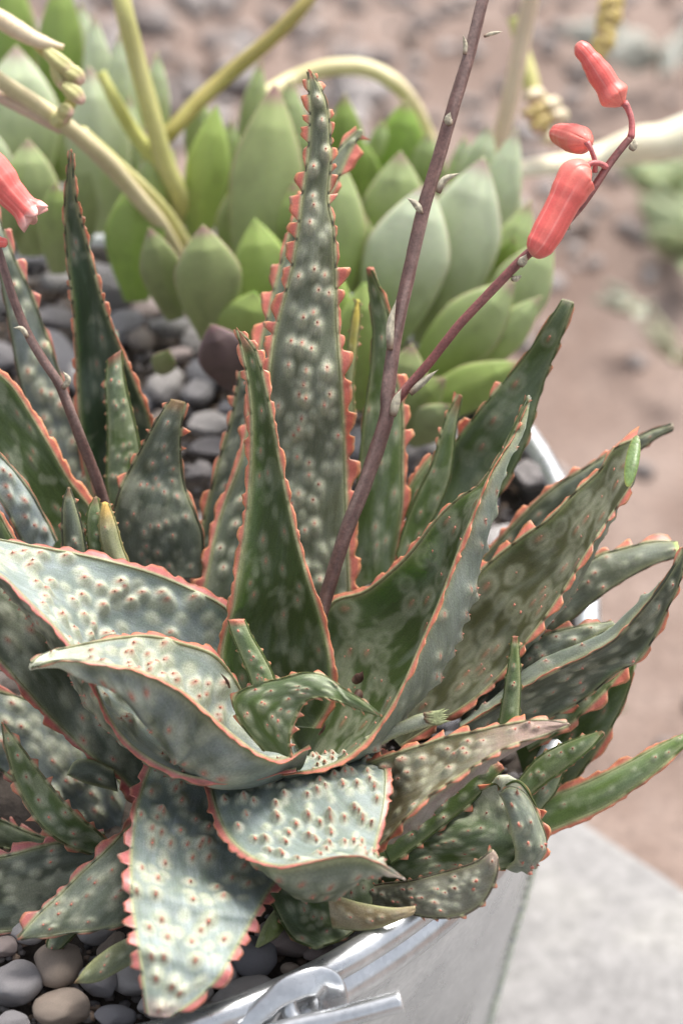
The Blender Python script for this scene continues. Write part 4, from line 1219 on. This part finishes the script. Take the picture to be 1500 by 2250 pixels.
aloe_leaf(ll, [(164, 2158), (195, 2118), (240, 2082), (300, 2050), (370, 2010)], [(166, 2161), (215, 2158), (270, 2130), (320, 2100), (380, 2060)], [-.055, -.04], [-.055, -.042], m=[.25], b=.3,
          up=dict(S_SMALL, base=np.array([.12, .13, .045])), seed=47, lowseen=False, teeth=False, tip=(BROWN, .004))
aloe_leaf(ll, [(102, 2098), (108, 2060), (140, 2030), (170, 2010)], [(112, 2100), (140, 2080), (165, 2055), (200, 2030)], [-.03, -.025], [-.03, -.025], m=.2, b=.3, up=dict(S_SMALL, base=GREEN), seed=48, lowseen=False, teeth=T_FINE, tip=(BROWN, .004))
aloe_leaf(ll, [(148, 1700), (165, 1672), (200, 1668), (250, 1690)], [(150, 1704), (185, 1720), (220, 1730), (260, 1740)], [.01, .01], [.01, .01], m=.25, b=.3, up=dict(S_GREYD), seed=49, lowseen=False, teeth=False)

# ------------------------------------------------------------------ lower right offset
lr = empty('aloe_plant', soil_pt(860, 1960), 'aloe offset leaning over the front rim, with curled and broken leaves', 'aloe', 'aloes crowded in the tub')
aloe_leaf(lr, [(1106, 1728), (1140, 1716), (1172, 1760), (1190, 1812), (1196, 1850), (1180, 1885), (1130, 1905), (1050, 1920), (960, 1945), (880, 1980), (800, 2000)],
          [(1100, 1736), (1096, 1728), (1084, 1722), (1050, 1740), (1010, 1770), (970, 1790), (930, 1815), (890, 1835), (850, 1860), (800, 1890), (740, 1900)],
          [-.025, -.022, -.015, .0], [-.025, -.01, .0, .01], m=[.1, .25, .2, .1], b=.15, up=dict(S_GREYD, base=GREEN * 1.5, glau=.22, r=.0013, sp=(.0062, .0055)), seed=51,
          teeth={'pitch': (.008, .006), 'H': (.0014, .0026, .0022), 'B': (.0004, .0002), 'shape': .55}, tip=(PALE * .8, .03))
aloe_leaf(lr, [(1098, 1742), (1122, 1728), (1156, 1746), (1182, 1796), (1200, 1850), (1186, 1888), (1150, 1906)], [(1100, 1752), (1112, 1784), (1120, 1822), (1126, 1850), (1130, 1870), (1128, 1890), (1110, 1908)],
          [-.034, -.034, -.028, -.02], [-.036, -.040, -.036, -.026], m=[.35, .3, .2], b=.25, up=dict(S_UNDER, base=GREY * 1.0, sp=(.0048, .0042), r=.0011, h=.0008, glau=.55, red=1, ph=.0017, pale=.5), seed=52, edges='L', paired=True,
          teeth={'pitch': (.008, .006), 'H': (.0034, .0026, .0016), 'B': (.0002,), 'shape': .5}, label='grey tip curled back on itself')
aloe_leaf(lr, [(1082, 1866), (1045, 1892), (1000, 1908), (950, 1922), (900, 1935), (850, 1940), (800, 1950)], [(1094, 1884), (1090, 1930), (1060, 1985), (1010, 2014), (950, 2018), (890, 2010), (820, 2020)],
          [-.05, -.035, -.01], [-.05, -.045, -.02], m=[.22, .18], b=.2, up=dict(S_UNDER, base=np.array([.125, .115, .078]), glau=.15, sp=(.0046, .0042), r=.0011, h=.0008, pale=.5, ph=.0014), seed=53,
          teeth={'pitch': (.006,), 'H': (.0010, .0014), 'B': (.0002,), 'shape': .45}, tip=((.33, .24, .2), .008), flat_tip=True)
aloe_leaf(lr, [(912, 1990), (870, 1994), (830, 1990), (780, 1980), (720, 1960)], [(908, 2010), (870, 2026), (830, 2040), (790, 2046), (730, 2040)], [-.045, -.035], [-.045, -.035], m=[.2], b=.3,
          up=dict(S_SMALL, base=np.array([.22, .165, .09]), glau=.1), seed=54, teeth=False, tip=((.35, .26, .16), .012), label='dried brown broken leaf end')
aloe_leaf(lr, [(690, 2085), (640, 2060), (610, 2010), (590, 1960), (600, 1900)], [(705, 2080), (760, 2060), (800, 2020), (830, 1960), (840, 1880)], [-.04, -.02, .0], [-.04, -.02, .0], m=[.15], b=.2,
          up=dict(S_GREYD, base=GREEN * 1.1, glau=.1, sp=(.0065, .0055), r=.0013), seed=55, lowseen=False, teeth={'pitch': (.008,), 'H': (.0012,), 'B': (.0002,), 'shape': .5})
aloe_leaf(lr, [(1092, 1672), (1050, 1690), (1000, 1730), (950, 1770), (900, 1810), (840, 1860)], [(1108, 1690), (1070, 1730), (1030, 1770), (980, 1810), (930, 1850), (860, 1900)], [-.02, -.01], [-.02, -.015], m=[.15], b=.2,
          up=dict(S_GREYD, base=GREEN * 1.3, glau=.15), seed=56, lowseen=False, teeth={'pitch': (.008,), 'H': (.0018,), 'B': (.0002,), 'shape': .5}, tip=(CORAL * .5, .005))
aloe_leaf(lr, [(560, 2080), (580, 2030), (610, 1990), (640, 1960)], [(566, 2084), (600, 2066), (640, 2040), (670, 2010)], [-.03, -.01], [-.03, -.01], m=.2, b=.3, up=dict(S_SMALL, base=np.array([.17, .21, .06])), seed=57, lowseen=False, teeth=False)

# ------------------------------------------------------------------ right hand offset
rr_ = empty('aloe_plant', soil_pt(1020, 1640), 'aloe at the right edge of the tub whose long grey leaves reach over the rim', 'aloe', 'aloes crowded in the tub')
aloe_leaf(rr_, [(1486, 1190), (1430, 1190), (1370, 1204), (1310, 1222), (1250, 1262), (1200, 1310), (1140, 1370), (1080, 1440), (1000, 1520)], [(1494, 1222), (1440, 1238), (1386, 1266), (1330, 1302), (1270, 1350), (1210, 1400), (1150, 1450), (1090, 1510), (1030, 1580)],
          [.04, .045, .05], [.035, .04, .045], m=[.15, .1], b=.15, up=dict(S_BACK, glau=.4, sp=(.0082, .0068), h=.0006, pale=.45), seed=61, lowseen=False,
          teeth={'pitch': (.012, .012), 'H': (.0004, .0014, .0026), 'B': (.0002,), 'shape': .6, 'R': {'H': (.0003,)}}, flat_tip=True, tip=((.35, .45, .12), .003))
aloe_leaf(rr_, [(1476, 930), (1430, 944), (1380, 970), (1330, 1000), (1280, 1030), (1230, 1060), (1180, 1100), (1120, 1160), (1050, 1240), (980, 1340)], [(1480, 944), (1436, 966), (1390, 1000), (1350, 1030), (1310, 1070), (1270, 1110), (1220, 1160), (1160, 1220), (1090, 1300), (1020, 1400)],
          [.06, .07], [.06, .07], m=.15, b=.2, up=dict(S_DARK, base=GREY * .5, glau=.2), seed=62, lowseen=False, teeth={'pitch': (.009, .008), 'H': (.0012, .0024, .0002), 'B': (.0014, .0002), 'shape': .6}, flat_tip=True, tip=((.25, .2, .15), .004))
aloe_leaf(rr_, [(1502, 1200), (1480, 1240), (1446, 1292), (1404, 1345), (1350, 1404), (1290, 1440), (1235, 1466), (1170, 1500), (1100, 1545), (1010, 1600)],
          [(1508, 1212), (1492, 1280), (1462, 1345), (1436, 1400), (1400, 1450), (1350, 1480), (1290, 1530), (1220, 1570), (1140, 1600), (1060, 1640)],
          [-.01, -.005, -.002, .0], [-.01, .005, .02, .02], m=[.1, -.05, -.1], b=[.3, .25, .15], s=[-.2, -.55, -.45, -.15], up=dict(S_GREYD, base=GREY * .5, glau=.25, r=.0014, sp=(.0095, .0075), h=.0008), low=dict(S_UNDER, base=GREY * .7), seed=63,
          teeth={'pitch': (.011, .010), 'H': (.0016, .0028, .0010), 'B': (.0006, .0002), 'shape': .75, 'L': {'H': (.0004, .0012)}})
aloe_leaf(rr_, [(1400, 1400), (1350, 1380), (1290, 1400), (1230, 1430), (1160, 1480), (1090, 1540)], [(1392, 1432), (1370, 1470), (1335, 1512), (1290, 1556), (1240, 1600), (1160, 1650)],
          [.03, .04], [.02, .025], m=[.1], b=.15, up=dict(S_GREYD, base=GREEN * 1.3, glau=.15), seed=64, lowseen=False, teeth={'pitch': (.011, .010), 'H': (.0026, .0032), 'B': (.0004,), 'shape': .7})
aloe_leaf(rr_, [(1396, 1440), (1370, 1430), (1330, 1450), (1270, 1500), (1200, 1560), (1130, 1640)], [(1392, 1470), (1376, 1530), (1342, 1600), (1300, 1665), (1250, 1730), (1180, 1790)],
          [.04, .05], [.035, .045], m=[.1], b=.15, s=.06, up=dict(S_DARK, base=GREEN * 1.1, flat=.3), seed=65, teeth={'pitch': (.012, .011), 'H': (.0018, .0028), 'B': (.0002,), 'shape': .7})
aloe_leaf(rr_, [(1345, 1366), (1280, 1374), (1210, 1390), (1150, 1420), (1080, 1480), (1000, 1550)], [(1350, 1376), (1290, 1410), (1230, 1440), (1160, 1490), (1090, 1550), (1030, 1610)],
          [.015, .02], [.012, .015], m=[.15], b=.15, up=dict(S_BACK, base=GREY * .8, glau=.4), seed=66, lowseen=False, teeth={'pitch': (.010, .010), 'H': (.0014, .0020), 'B': (.0004,), 'shape': .7})
aloe_leaf(rr_, [(1540, 1600), (1500, 1614), (1440, 1642), (1380, 1674), (1320, 1704), (1260, 1730), (1200, 1752), (1150, 1770)], [(1545, 1615), (1504, 1640), (1450, 1688), (1390, 1732), (1330, 1772), (1270, 1800), (1200, 1828), (1160, 1840)],
          [.02, .03], [.015, .025], m=[.25, .2], b=.2, up=dict(S_SMALL, base=GREEN * 2.0, glau=.15, sp=(.0085, .007)), seed=67,
          teeth={'pitch': (.009, .008), 'H': (.0022, .0022, .0006), 'B': (.0014, .0004), 'shape': .7, 'R': {'H': (.0004, .0006)}})
aloe_leaf(rr_, [(1322, 1608), (1280, 1618), (1230, 1636), (1180, 1665), (1140, 1710)], [(1326, 1612), (1295, 1648), (1250, 1684), (1200, 1720), (1150, 1760)], [.005, .01], [.0, .008], m=.2, b=.25,
          up=dict(S_SMALL, base=GREEN * 1.5, glau=.08), seed=68, teeth=T_FINE, tip=(BROWN, .004), lowseen=False)
aloe_leaf(rr_, [(1123, 1398), (1118, 1440), (1110, 1490), (1102, 1540), (1092, 1600)], [(1138, 1398), (1142, 1450), (1144, 1500), (1142, 1550), (1140, 1600)], [-.01, -.005], [-.01, -.005], m=.35, b=.4,
          up=dict(S_SMALL, base=GREEN * 1.7, glau=.1), seed=69, teeth={'pitch': (.006,), 'H': (.0006, .0008, .0014), 'B': (0,), 'shape': .35}, tip=(CORAL * .4, .004), flat_tip=True)
aloe_leaf(rr_, [(1160, 1700), (1140, 1720), (1130, 1760), (1110, 1810)], [(1240, 1690), (1220, 1740), (1180, 1790), (1150, 1840)], [.02, .02], [.02, .02], m=.2, b=.25, up=dict(S_SMALL, base=GREEN * 1.4), seed=70, teeth=T_FINE, lowseen=False)
# torn pale leaf between them
tornp = aloe_leaf(rr_, [(950, 1562), (915, 1570), (880, 1585), (840, 1600), (800, 1620)], [(960, 1590), (930, 1600), (900, 1610), (860, 1625), (820, 1650)], [-.022, -.015], [-.024, -.018], m=.2, b=.3,
          up=dict(S_SMALL, base=np.array([.26, .27, .20]), glau=.5, pale=.1, red=.0), seed=71, teeth=False, flat_tip=True, label='pale torn leaf with a frayed end')
for k in range(13):
    a_ = random.Random(k)
    bract(tornp, [(935 + a_.uniform(-8, 8), 1575 + k * 1.4 - 8, -.026), (962, 1565 + k * 2 + a_.uniform(-8, 4), -.027), (986 + a_.uniform(-18, 6), 1558 + k * 2.4 + a_.uniform(-6, 6), -.027)], .0011, col=(.42, .46, .24), name='torn_fibre', seed=k)

# ------------------------------------------------------------------ echeverias behind
EG = np.array([.27, .355, .095]); EP = np.array([.41, .485, .235]); EB = np.array([.54, .60, .43]); EO = np.array([.25, .295, .12]); ED = np.array([.17, .26, .045])
MAUVE = np.array([.22, .10, .12])


def ech_leaf(parent, bx, by, tx, ty, w, z, col=EP, col2=None, dz=-.03, bend=0, thick=.30, peak=.60, keel=.12, mau=.7, seed=0, shade=1.0):
    """fleshy spoon shaped leaf from base to pointed tip"""
    k = 1.22
    r = np.random.default_rng(seed + 900)
    mx, my = (bx + tx) / 2 + bend, (by + ty) / 2
    q = cr(np.array([P(bx, by, z), P(mx, my, z + dz * .35 - .008), P(tx, ty, z + dz)]), 64)
    W = .93 * w * (D0 + z) / FPX
    t = np.linspace(0, 1, 64)
    xx = np.clip((t - peak) / (1 - peak), 0, 1)
    ww = W * (.42 + .58 * np.sin(np.pi * np.clip(t / peak * .5, 0, .5)) ** 1.2) * (1 - xx ** 1.5) ** .95
    ww = np.maximum(ww * 1.0, .0005)
    T = nrm(np.gradient(q, axis=0))
    X = nrm(np.cross(T, CAM - q) ); X = X * np.sign((X @ RT))[:, None]
    N = nrm(np.cross(X, T)); N = N * np.sign((N * (CAM - q)).sum(1))[:, None]
    nk = 40; A = np.arange(nk) / nk * 2 * np.pi
    th = W * thick * (.55 + .45 * np.sin(np.pi * np.clip(t, 0, 1)) ** .7) * np.minimum(1, ww / W * 1.6)
    ca, sa = np.cos(A), np.sin(A)
    shp = np.sign(sa) * np.abs(sa) ** .9
    kz = np.exp(-(ca / .35) ** 2) * keel * (sa > 0)
    V = q[:, None] + X[:, None] * (ca[None] * ww[:, None] / 2)[..., None] + N[:, None] * ((shp[None] * .5 + kz[None]) * th[:, None])[..., None]
    col = np.asarray(col); c2 = EB if col2 is None else np.asarray(col2)
    n1 = fnoise(t[:, None] * 3, A[None] * .9, seed + 4) * .7 + .3 * fnoise(t[:, None] * 14, A[None] * 4, seed + 5)
    C = lerp(col[None, None], c2[None, None], np.clip(sstep(.15, .95, t)[:, None] * .8 + (n1 - .5) * .6, 0, 1)[..., None])
    bloom = sstep(.55, .7, fnoise(t[:, None] * 5 + 3, A[None] * 1.6, seed + 8))[..., None]
    C = C * (1 - .16 * bloom)
    ed = np.exp(-((1 - np.abs(ca)) / .035))[None] * sstep(.3, .7, t)[:, None] * .5
    tipm = sstep(.88, .98, t)[:, None]
    C = lerp(C, MAUVE[None, None] * 1.4, (np.clip(ed * 1.5 + tipm, 0, 1) * mau)[..., None])
    return tube_mesh('leaf', V, M_ECH, parent, C)


el = empty('echeveria_plant', soil_pt(120, 560), 'pale blue green echeveria at the upper left corner with cream flower stems', 'echeveria', 'echeverias at the back of the tub')
ec = empty('echeveria_plant', soil_pt(700, 780), 'large green echeveria rosette filling the back of the tub, mauve tipped leaves', 'echeveria', 'echeverias at the back of the tub')
Ls = [  # bx,by,tx,ty,w,z,col,col2,opts
    (el, 10, 330, 15, -90, 150, .34, ED, EG, {}), (el, 130, 330, 135, -60, 110, .32, ED, EG, {}), (el, 190, 330, 178, 0, 80, .33, EP, EB, {}),
    (el, 235, 380, 206, 30, 78, .31, EP, EB, {}), (el, 290, 400, 262, 70, 88, .30, EP, EB, {}), (el, 345, 380, 346, 112, 60, .31, EP, EB, {}),
    (el, 45, 470, 36, 100, 200, .30, EP, EB, {}), (el, 140, 400, 100, 240, 80, .31, EG, EP, {}), (el, 240, 510, 196, 145, 150, .28, EP * .9, EB, {}),
    (el, -30, 500, -40, 260, 140, .27, EP * .8, EB, {}), (el, 70, 560, 62, 305, 140, .25, EO * 1.1, EP, {}), (el, 160, 560, 210, 330, 110, .29, EO, EP * .7, {}),
    (el, 300, 660, 292, 400, 140, .27, ED * 1.3, EG, {'mau': .1}), (el, 320, 560, 380, 330, 80, .29, ED * 1.2, EG, {'mau': .1}),
    (ec, 535, 420, 572, 130, 64, .33, EP * .8, EP, {'mau': .9}), (ec, 445, 440, 436, 195, 74, .32, EP * .8, EP, {}), (ec, 640, 460, 636, 172, 92, .32, EP * .7, EP, {}),
    (ec, 430, 560, 476, 232, 104, .28, EG, EG * 1.3, {'mau': .1}), (ec, 660, 520, 682, 262, 92, .31, EG, EP * .8, {}), (ec, 760, 460, 757, 205, 90, .32, ED, EG, {}), (ec, 800, 480, 790, 300, 90, .31, ED * 1.2, EG, {'mau': .1}),
    (ec, 860, 500, 892, 215, 132, .33, ED, ED * 1.5, {}), (ec, 560, 690, 604, 182, 172, .27, EO, EO * 1.3, {'mau': .9, 'bend': 0}), (ec, 530, 600, 520, 400, 110, .28, EG, EO, {}),
    (ec, 640, 600, 740, 350, 120, .29, EG, EP, {}), (ec, 690, 740, 745, 345, 180, .26, EG, EP * .85, {}), (ec, 850, 640, 880, 332, 160, .28, EG, EP * .8, {'mau': .6}),
    (ec, 930, 480, 940, 290, 90, .33, ED, EP, {}), (ec, 1010, 520, 1075, 275, 92, .32, EP, EB, {}), (ec, 1040, 640, 1135, 280, 100, .31, EP, EB, {}), (ec, 1000, 480, 1020, 300, 66, .34, EP, EB, {}),
    (ec, 940, 760, 1062, 345, 190, .27, EP * .8, EB, {}), (ec, 1040, 760, 1165, 440, 110, .29, EG, EP, {}), (ec, 1050, 790, 1212, 520, 140, .27, EP * .8, EP, {}), (ec, 1080, 640, 1130, 520, 60, .28, ED * 1.3, EG, {}),
    (ec, 830, 780, 942, 400, 200, .255, EP * .75, EB, {}), (ec, 900, 860, 1130, 615, 150, .25, EG * .95, EP * .8, {}), (ec, 600, 760, 560, 480, 150, .26, EG, EG * 1.1, {'mau': .1}),
    (ec, 700, 860, 700, 540, 160, .25, EG, EG * 1.2, {'mau': .1}), (ec, 800, 900, 800, 620, 150, .24, EG, EG * 1.1, {'mau': .1}), (ec, 870, 930, 1150, 795, 110, .24, EG * .8, EG, {}),
    (ec, 860, 980, 905, 755, 130, .23, EO, EO * 1.2, {}), (ec, 820, 960, 980, 830, 110, .23, EO * .8, EG * .8, {}),
    (ec, 385, 700, 328, 500, 98, .235, EO * .8, EO, {'mau': .8}), (ec, 470, 745, 446, 494, 158, .225, EO * .9, EO * 1.15, {'mau': .8}),
    (ec, 520, 850, 462, 712, 120, .205, np.array([.10, .065, .055]), np.array([.16, .11, .11]), {'mau': .5}), (ec, 520, 800, 560, 640, 150, .235, EG, EG, {'mau': .1}),
    (ec, 500, 480, 508, 262, 70, .31, EG, EP, {}), (ec, 585, 420, 592, 215, 70, .33, EP * .8, EP, {}), (ec, 715, 420, 716, 235, 70, .33, ED, EG, {}),
    (ec, 830, 440, 838, 262, 74, .33, EG, EP, {}), (ec, 980, 560, 1000, 395, 90, .29, EG, EP, {}), (ec, 1100, 620, 1128, 380, 70, .32, EP, EB, {}),
    (ec, 760, 640, 800, 470, 110, .27, EG, EP * .8, {}), (ec, 620, 660, 648, 400, 110, .275, EO, EG, {}), (ec, 1010, 840, 1190, 650, 90, .25, EG, EP, {}),
    (el, 90, 430, 84, 190, 70, .31, EG, EP, {}), (el, 170, 430, 160, 260, 70, .29, EG, EP, {}), (el, 270, 480, 286, 210, 76, .29, EP * .9, EB, {}), (el, 330, 560, 340, 300, 70, .28, EG, EP, {}),
    (el, 0, 560, -6, 330, 110, .24, EO, EP, {}), (el, 130, 600, 120, 400, 90, .25, EO, EG, {}),
    (ec, 350, 820, 372, 770, 60, .215, EO * .8, EO, {}), (ec, 900, 970, 990, 890, 90, .225, EO, EP * .7, {}),
]
for k, (pa, bx, by, tx, ty, w, z, c1, c2, kw) in enumerate(Ls):
    ech_leaf(pa, bx, by, tx, ty, w, z - .04 + .02 * (by < 600), c1, c2, seed=k, **kw)

CREAM = np.array([.62, .52, .36]); LIME = np.array([.42, .42, .13]); OCH = np.array([.36, .27, .09]); PK = np.array([.62, .40, .33])


def estem(parent, pts, rad, c1, c2, name='flower_stem', seed=0):
    W = np.array([P(*p) for p in pts]); V = tube(W, rad, 14, 70, wob=.08, seed=seed)
    n = V.shape[0]; A = np.arange(14) / 14 * 2 * np.pi
    C = lerp(np.asarray(c1)[None, None], np.asarray(c2)[None, None], np.clip(fnoise(np.arange(n)[:, None] * .06, A[None], seed) * 1.4 - .2, 0, 1)[..., None])
    return tube_mesh(name, V, M_ESTEM, parent, C)


estem(el, [(-60, 120, .10), (0, 176, .11), (70, 222, .12), (140, 272, .13), (230, 350, .16), (300, 430, .19), (350, 490, .21), (390, 560, .24)], [.0034, .0040, .0042, .0046, .0042, .004, .004], CREAM, LIME * .6 + CREAM * .4, seed=1)
estem(el, [(-60, 185, .12), (0, 210, .12), (60, 240, .125), (120, 272, .13), (135, 280, .135)], [.0032, .0036, .0036, .0034], CREAM * .95, PK, seed=2)
estem(el, [(180, 290, .16), (240, 345, .18), (310, 410, .20), (370, 480, .23), (420, 560, .25)], [.0034, .0034, .004, .004], CREAM * .7 + LIME * .3, LIME, seed=3)
estem(el, [(262, -40, .20), (275, 30, .20), (300, 130, .21), (335, 260, .22), (360, 350, .23), (390, 420, .24), (410, 480, .26)], [.0046, .0048, .0048, .0050, .005, .006], LIME * .6 + CREAM * .4, LIME, seed=4)
estem(el, [(222, 160, .22), (250, 215, .22), (290, 285, .23), (340, 350, .235), (375, 400, .24)], [.0028, .0036, .0040, .004], LIME, LIME * 1.2, seed=5)
estem(ec, [(700, -40, .24), (660, 20, .24), (590, 90, .25), (500, 165, .26), (430, 230, .26), (375, 290, .26), (320, 335, .27), (270, 370, .28)], [.0036, .0040, .0044, .0044, .0044, .004], OCH, LIME * .7 + OCH * .3, seed=6)
estem(ec, [(545, 235, .30), (590, 205, .30), (650, 172, .31), (730, 148, .31), (810, 152, .31), (870, 185, .31), (910, 235, .32), (945, 310, .33)], [.0044, .0046, .0048, .0048, .0044, .004], LIME * .8 + CREAM * .3, CREAM, seed=7)
estem(ec, [(1172, -40, .26), (1152, 60, .27), (1128, 180, .28), (1105, 280, .29), (1085, 370, .30), (1070, 440, .31)], [.0046, .0048, .0048, .0046], CREAM, PK * .5 + CREAM * .5, seed=8)
estem(ec, [(1130, 40, .34), (1150, 120, .34), (1172, 200, .34), (1200, 230, .34), (1235, 262, .34)], [.0040, .0036, .0050, .004, .0036], LIME, LIME * .7 + CREAM * .4, seed=9)
estem(ec, [(1130, 372, .34), (1220, 362, .36), (1310, 345, .38), (1400, 320, .38), (1460, 312, .38), (1540, 285, .38)], [.0050, .0056, .0072, .0110, .0120], CREAM * 1.15, np.array([.66, .68, .55]), seed=10)


def blossom(parent, pts, w, col, seed=0):
    """small drooping flower with five narrow petals"""
    W = np.array([P(*p) for p in pts]); n = 30
    rad = w * np.sin(np.pi * np.linspace(.12, .92, 8)) ** .7
    V = tube(W, list(rad), 20, n, rib=5, ribamp=.35, seed=seed)
    t = np.linspace(0, 1, n)
    C = lerp(np.asarray(col), PK, sstep(.55, 1, t)[:, None])
    return tube_mesh('flower', V, M_ESTEM, parent, C)


# drooping flowers on the upper left stem
s1 = estem(el, [(-60, 10, .10), (0, 42, .10), (50, 72, .10), (90, 92, .10), (140, 104, .10)], [.0036, .0046, .0046, .0036, .0014], CREAM, PK * .6 + LIME * .4, seed=11)
s2 = estem(el, [(80, 95, .11), (110, 125, .11), (150, 170, .11), (160, 210, .115), (150, 240, .12), (140, 270, .13)], [.0026, .0024, .0024, .0030, .003], LIME, OCH, seed=12)
for k, (pts) in enumerate([[(100, 108, .10), (130, 135, .10), (172, 165, .10)], [(120, 130, .105), (135, 170, .105), (148, 200, .105)], [(140, 150, .10), (168, 165, .10), (180, 185, .10)], [(140, 185, .10), (165, 205, .10), (184, 226, .10)], [(130, 235, .11), (145, 245, .11), (160, 252, .11)], [(118, 278, .12), (130, 262, .12), (150, 258, .12)]]):
    blossom(el, pts, .0032, LIME * .7 + CREAM * .3, seed=k)
for k in range(9):
    y = -10 + k * 14
    jx = random.Random(k).uniform(-7, 7)
    blossom(ec, [(1346 - k * 3 + (14 if k % 2 else -14) + jx, y, .36), (1342 - k * 3 + jx, y + 14 + jx, .36), (1336 - k * 3 + (4 if k % 2 else -6), y + 30 - jx, .36)], .0046 + jx * .00012, OCH * 1.2, seed=k)
estem(ec, [(1362, -40, .36), (1345, 40, .36), (1325, 110, .36)], [.003, .002, .001], OCH, LIME, seed=13)
for k, (x, y) in enumerate([(1170, 195), (1180, 225), (1205, 215), (1190, 250), (1222, 240), (1165, 235), (1210, 290), (1180, 262)]):
    blossom(ec, [(x, y, .335), (x + 4, y + 16, .335), (x + 6 - (k % 3) * 5, y + 32, .335)], .0050, OCH * 1.1 if k % 2 else CREAM, seed=k + 20)

# ------------------------------------------------------------------ small weeds growing in the earth beyond
def weed(px, py, size, n, col, label, h=.06, seed=0):
    c = on_plane(px, py, 0.0)
    w = empty('weed', c, label, 'weed', 'weeds on the bare earth')
    r = np.random.default_rng(seed)
    for k in range(n):
        a = r.uniform(0, 6.28); l = size * r.uniform(.5, 1.1); up_ = r.uniform(.3, 1.2)
        d = np.array([math.cos(a), math.sin(a), up_]); d /= np.linalg.norm(d)
        pts = np.array([c, c + d * l * .5 + np.array([0, 0, .004]), c + d * l])
        wd = size * r.uniform(.10, .2)
        V = tube(pts, [.002, wd * .7, wd, wd * .6, .0006], 8, 16, flat=.15)
        tube_mesh('leaf', V, M_WEED, w, np.asarray(col) * r.uniform(.7, 1.2))
    return w


weed(1400, 690, .035, 9, (.44, .44, .34), 'pale low weed on the earth right of the stalks', seed=1)
weed(1505, 560, .07, 12, (.42, .48, .28), 'taller green weed at the right edge', seed=2)
weed(1480, 440, .07, 12, (.46, .54, .30), 'light green weed at the right edge below the white stem', seed=3)
weed(1490, 800, .04, 8, (.48, .47, .33), 'small yellowish weed at the right edge', seed=4)
weed(1440, 140, .09, 8, (.52, .52, .46), 'faint grey green weed at the top right', seed=6)
weed(1440, 1950, .014, 5, (.42, .40, .26), 'tiny weed beside the paving edge', seed=7)
weed(1320, 1570, .022, 7, (.42, .42, .27), 'small weed between the right hand leaves and the paving', seed=9)

# dried scraps caught in the heart of the aloe
for k, (x, y, z, dx, dy) in enumerate([(775, 1500, .0, 22, -26), (790, 1515, .0, -18, 30), (505, 1512, -.03, -22, -34), (700, 1615, -.03, 14, -30)]):
    bract(main, [(x, y, z), (x + dx * .5 + 4, y + dy * .5, z - .002), (x + dx, y + dy, z - .002)], .0022 if k < 2 else .0006, col=(.10, .05, .035), name='dried_scrap', seed=k + 60)
